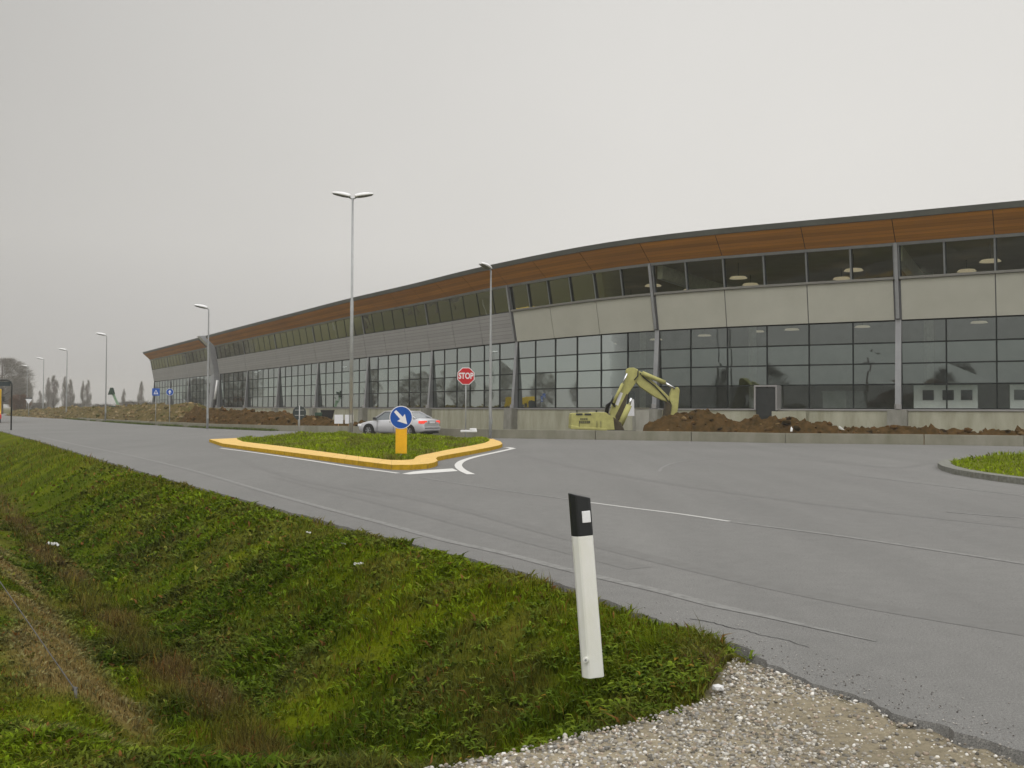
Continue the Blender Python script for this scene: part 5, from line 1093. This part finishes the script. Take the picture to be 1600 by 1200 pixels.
for px, py, rr, lb in ((1318, 678, -.6, 'pale stick lying on the soil near the wall joint'), (1235, 676, 1.2, 'short pale offcut on the soil right of the door')):
    q = GY(px, py, 50.2); mb = MB(); mb.box((0, 0, 0), (.75 if px > 1300 else .35, .1, .06)); mb.box((.1, .02, .05), (.3, .05, .03)); o = mb.build('wood_offcut', M['offwhite'], label=lb, cat='offcut'); o.location = (q.x, q.y - .2, q.z + .15); o.rotation_euler = (0, .7 if px > 1300 else -.4, rr)

# green boom machine beyond the left heap
q = GY(186, 640, 140); o = empty('boom_lift', (q.x, 140, -.5), 0, label='pale green boom machine with a dark triangular head beyond the bank', cat='machine'); s = 140 / 1500
PX = lambda px: (px - 186) * s; PZ = lambda py: CAM.z + .5 + (636.5 - py) * s
mb = MB(); mb.bar((PX(176.5), 0, PZ(616)), (PX(186.5), 0, PZ(637)), .22, .30); mb.bar((PX(186.5), 0, PZ(637)), (PX(186.5), 0, 1.0), .25, .3); mb.build('boom', M['palegreen'], o)
mb = MB(); mb.prism([(PX(169.8), PZ(617)), (PX(178), PZ(616.5)), (PX(175), PZ(606)), (PX(173.5), PZ(606))], -.4, .4); mb.build('dark_head', M['green'], o)
mb = MB(); mb.box((.2, 0, .9), (3.2, 1.8, 1.0)); mb.box((-.9, 0, 1.7), (1.2, 1.4, 1.1)); mb.build('chassis', M['green'], o, bevel=.05)
mb = MB(); [mb.tube([(x_, y_ - .15, .4), (x_, y_ + .15, .4)], .4, 14) for x_ in (-1, 1.3) for y_ in (-.85, .85)]; mb.build('wheels', M['black'], o)

# yellow lorry cut by the left edge
q = GY(4.0, 648, 92); o = empty('yellow_lorry', (q.x - 1.52, 92, 0), R(28), label='yellow lorry with lit headlamp cut off by the left edge', cat='lorry'); 
mb = MB(); mb.prism([(-1.2, .45), (1.2, .45), (1.2, 2.6), (1.05, 3.3), (-1.05, 3.3), (-1.2, 2.6)], 0, 2.0); mb.build('cab', M['yellow_truck'], o, bevel=.06)
mb = MB(); mb.box((0, -.02, 2.35), (2.1, .06, .95)); mb.build('windscreen', M['darkglass'], o); mb = MB(); mb.box((0, 5, 2.1), (2.45, 5.6, 2.4)); mb.build('load_body', M['yellow_truck'], o, bevel=.05)
mb = MB(); mb.box((0, -.1, .62), (2.5, .3, .45)); mb.build('bumper', M['red'], o, bevel=.05)
for sd in (-1, 1):
    mb = MB(); mb.tube([(sd * .95, -.02, 1.05), (sd * .95, -.12, 1.05)], .15, 14); mb.build('headlamp', M['headlight'], o)
    for y_ in (1.0, 5.6, 6.9): mb = MB(); mb.tube([(sd * .85, y_, .5), (sd * 1.2, y_, .5)], .5, 18); mb.build('wheel', M['black'], o, bevel=.03)
    mb = MB(); mb.box((sd * 1.38, .1, 2.3), (.2, .12, .5)); mb.bar((sd * 1.15, .2, 2.5), (sd * 1.38, .1, 2.5), .04, .04); mb.build('mirror', M['dark'], o)

# ------------------------------------------------------------------ trees
def bare_tree(name, H, crown_w, shape, n, m, seed):
    rd = random.Random(seed); o = empty(name, (0, 0, 0)); mb = MB()
    def wid(t):
        return (math.sin(math.pi * min(1, .08 + t * .92)) ** .6) * (1 - .35 * t) if shape == 'poplar' else math.sin(math.pi * min(1, .06 + t * .9)) ** .5
    z0 = .08 * H if shape == 'poplar' else .18 * H
    mb.tube([(0, 0, -.5), (rd.uniform(-.1, .1), 0, H * .4), (rd.uniform(-.2, .2), 0, H * .8), (0, 0, H * .97)], [H * .022, H * .017, H * .009, .02], 7)
    for k in range(22 if shape == 'poplar' else 34):
        zz = z0 + (H * .75 - z0) * rd.random() * .85; a = rd.random() * 6.28; t = (zz - z0) / (H - z0); L_ = crown_w * wid(min(1, t + .15)) * rd.uniform(.6, 1)
        rise = H * (.20 if shape == 'poplar' else .16) * rd.uniform(.7, 1.3)
        mb.tube([(0, 0, zz), (math.cos(a) * L_ * .55, math.sin(a) * L_ * .55, zz + rise * .45), (math.cos(a) * L_ * .85, math.sin(a) * L_ * .85, zz + rise)], [.09, .05, .015], 4, cap=False)
    mb.build('trunk', M['bark'], o)
    mb = MB(); up = .85 if shape == 'poplar' else .35
    clumps = [(rd.random(), rd.random() * 6.28, rd.random() ** .5) for _ in range(26 if shape == 'poplar' else 60)]
    for k in range(n):
        ct, ca_, cr_ = rd.choice(clumps); t = min(1, max(0, ct + rd.gauss(0, .06))); a = ca_ + rd.gauss(0, .5); r = crown_w * wid(t) * min(1.05, max(0, cr_ + rd.gauss(0, .12)))
        p = Vector((math.cos(a) * r, math.sin(a) * r, z0 + t * (H * .94 - z0))); d = Vector((math.cos(a) * (1 - up) + rd.gauss(0, .25), math.sin(a) * (1 - up) + rd.gauss(0, .25), up + rd.gauss(0, .2))).normalized() * rd.uniform(.5, 1.3)
        sd_ = d.cross(Vector((rd.random() - .5, rd.random() - .5, rd.random() - .5))).normalized() * rd.uniform(.02, .05)
        mb.face([p - sd_, p + sd_, p + d])
    mb.build('crown', m, o, fix=False); return o
pop = [bare_tree('poplar_tree', 13, 1.6, 'poplar', 2600, M['twig'], 1), bare_tree('poplar_tree', 12, 1.9, 'poplar', 3000, M['twig'], 2)]
used = [False, False]
def place(src, k, px, top, D, H, lab, wscale=1.0, cat='tree', grp=None, used=used):
    q = GY(px, 638, D); h = (637 - top) / 1500 * D + 1.55; o = src[k] if not used[k] else copy_tree(src[k]); used[k] = True
    o.location = (q.x, q.y, -.2); s = h / H[k]; o.scale = (s * wscale, s * wscale, s); o.rotation_euler[2] = random.random() * 6
    prop(o, label=lab, cat=cat, group=grp)
PH = [13, 12]; gp_ = 'bare poplars beyond the road'
for k, (px, top, D, ws, lab) in enumerate(((43, 592, 290, 1.5, 'bare poplar behind the triangular sign'), (62, 611, 380, 1.2, 'faintest small poplar left of the lamp post'), (75, 590, 300, 1.0, 'left poplar of the wide hazy clump'), (84, 587, 305, 1.25, 'right poplar of the wide hazy clump'),
        (101, 588, 290, 1.0, 'slim poplar just left of a lamp post'), (109, 593, 290, 1.0, 'slim poplar just right of a lamp post'), (129, 595, 290, .8, 'thin left poplar of the pair by the lone lamp'), (137, 594, 290, .9, 'thick right poplar of the pair by the lone lamp'),
        (193, 607, 330, 1.1, 'short poplar right of the boom machine'), (221, 596, 320, 1.0, 'poplar standing nearest the end of the hall'))):
    place(pop, k % 2, px, top, D, PH, lab, ws * .9, 'poplar', gp_)
big = [bare_tree('round_tree', 16, 6.5, 'round', 16000, M['twig'], 5)]; ub = [False]
place(big, 0, 3, 556, 215, [16], 'largest bare round tree at the left edge', 1.15, 'tree', 'round bare trees at the left', ub)
place(big, 0, 22, 585, 240, [16], 'lower bare round tree right of the largest one', 1.0, 'tree', 'round bare trees at the left', ub)
rus = [bare_tree('russet_tree', 5, 2.6, 'round', 5000, M['twig_brown'], 6)]; ur = [False]
place(rus, 0, 31, 616, 210, [5], 'small russet tree below the round trees', .8, 'tree', None, ur)
bush = [bare_tree('bush', 3.0, 2.6, 'round', 4000, M['twig'], 8)]; uu = [False]
for px, top, D, lab in ((204, 629, 175, 'low dark bush beside the boom machine'), (217, 628, 172, 'low dark bush under the nearest poplar'), (231, 630, 170, 'low dark bush touching the hall end'), (160, 632, 260, 'faint low bush left of the boom machine'), (120, 631, 300, 'faint low bush between poplar pairs'), (58, 630, 320, 'faint low bush under the faintest poplar')):
    place(bush, 0, px, top, D, [3.0], lab, 1.6, 'bush', 'low bushes beyond the soil bank', uu)
# trees and houses outside the frame that the glass mirrors
mir = [bare_tree('garden_tree', 10, 3.6, 'round', 4200, M['twig'], 11)]; um = [False]
MIRT = [(-14, -58, 9), (-34, -70, 12), (-52, -48, 10), (12, -75, 11), (-75, -30, 12), (-95, 10, 11), (-110, 55, 12), (-118, 95, 10), (-128, 130, 12), (-140, 165, 11), (-150, 190, 13), (-88, -8, 9), (-124, 112, 9), (-135, 148, 9)]
for k, (x_, y_, h_) in enumerate(MIRT):
    o = mir[0] if k == 0 else copy_tree(mir[0]); o.location = (x_, y_, -.3); o.scale = (h_ / 10,) * 3; o.rotation_euler[2] = k * 1.3
    prop(o, label='bare garden tree mirrored in the glass front', cat='tree', group='bare trees mirrored in the glass')
for k, (x_, y_, w_, d_, h_, rz) in enumerate(((-22, -62, 13, 10, 3.6, .4), (-60, -55, 12, 9, 4.2, -.3), (-100, 30, 12, 9, 4.0, 1.2))):
    o = empty('farmhouse', (x_, y_, -.3), rz, label=['plaster house with tiled roof, mirrored in the right hand glazing', 'taller plaster house beyond the bare garden trees', 'plaster house far out on the field side of the road'][k], cat='house')
    mb = MB(); mb.box((0, 0, h_ / 2), (w_, d_, h_)); mb.build('wall', M['house'], o)
    mb = MB(); a, b_ = w_ / 2 + .5, d_ / 2 + .5; rt = h_ + 3.2
    P4 = [(-a, -b_, h_), (a, -b_, h_), (a, b_, h_), (-a, b_, h_)]; r0, r1 = (-a + b_, 0, rt), (a - b_, 0, rt)
    mb.face([P4[0], P4[1], r1, r0]); mb.face([P4[2], P4[3], r0, r1]); mb.face([P4[1], P4[2], r1]); mb.face([P4[3], P4[0], r0]); mb.face(P4); mb.build('roof', M['tiles'], o)
    for sx_ in (-.3, 0, .3):
        for sd in (-1, 1): mb = MB(); mb.box((sx_ * w_, sd * (d_ / 2 + .01), h_ * .5), (1.2, .08, 1.3)); mb.build('window', M['darkglass'], o)

# ------------------------------------------------------------------ mist
HZ = .0006
mb = MB(); mb.box((-200, 500, 14.5), (2600, 1800, 41)); hz_o = None
m = bpy.data.materials.new('mist'); m.use_nodes = True; n = m.node_tree; n.nodes.clear(); ou = n.nodes.new('ShaderNodeOutputMaterial'); pv = n.nodes.new('ShaderNodeVolumePrincipled')
pv.inputs['Color'].default_value = (.88, .86, .84, 1); pv.inputs['Density'].default_value = HZ; pv.inputs['Anisotropy'].default_value = .2; n.links.new(pv.outputs[0], ou.inputs['Volume'])
hzo = mb.build('haze', m, kind='stuff', label='thin grey mist over the whole place', cat='mist')
hzo.display_type = 'WIRE'
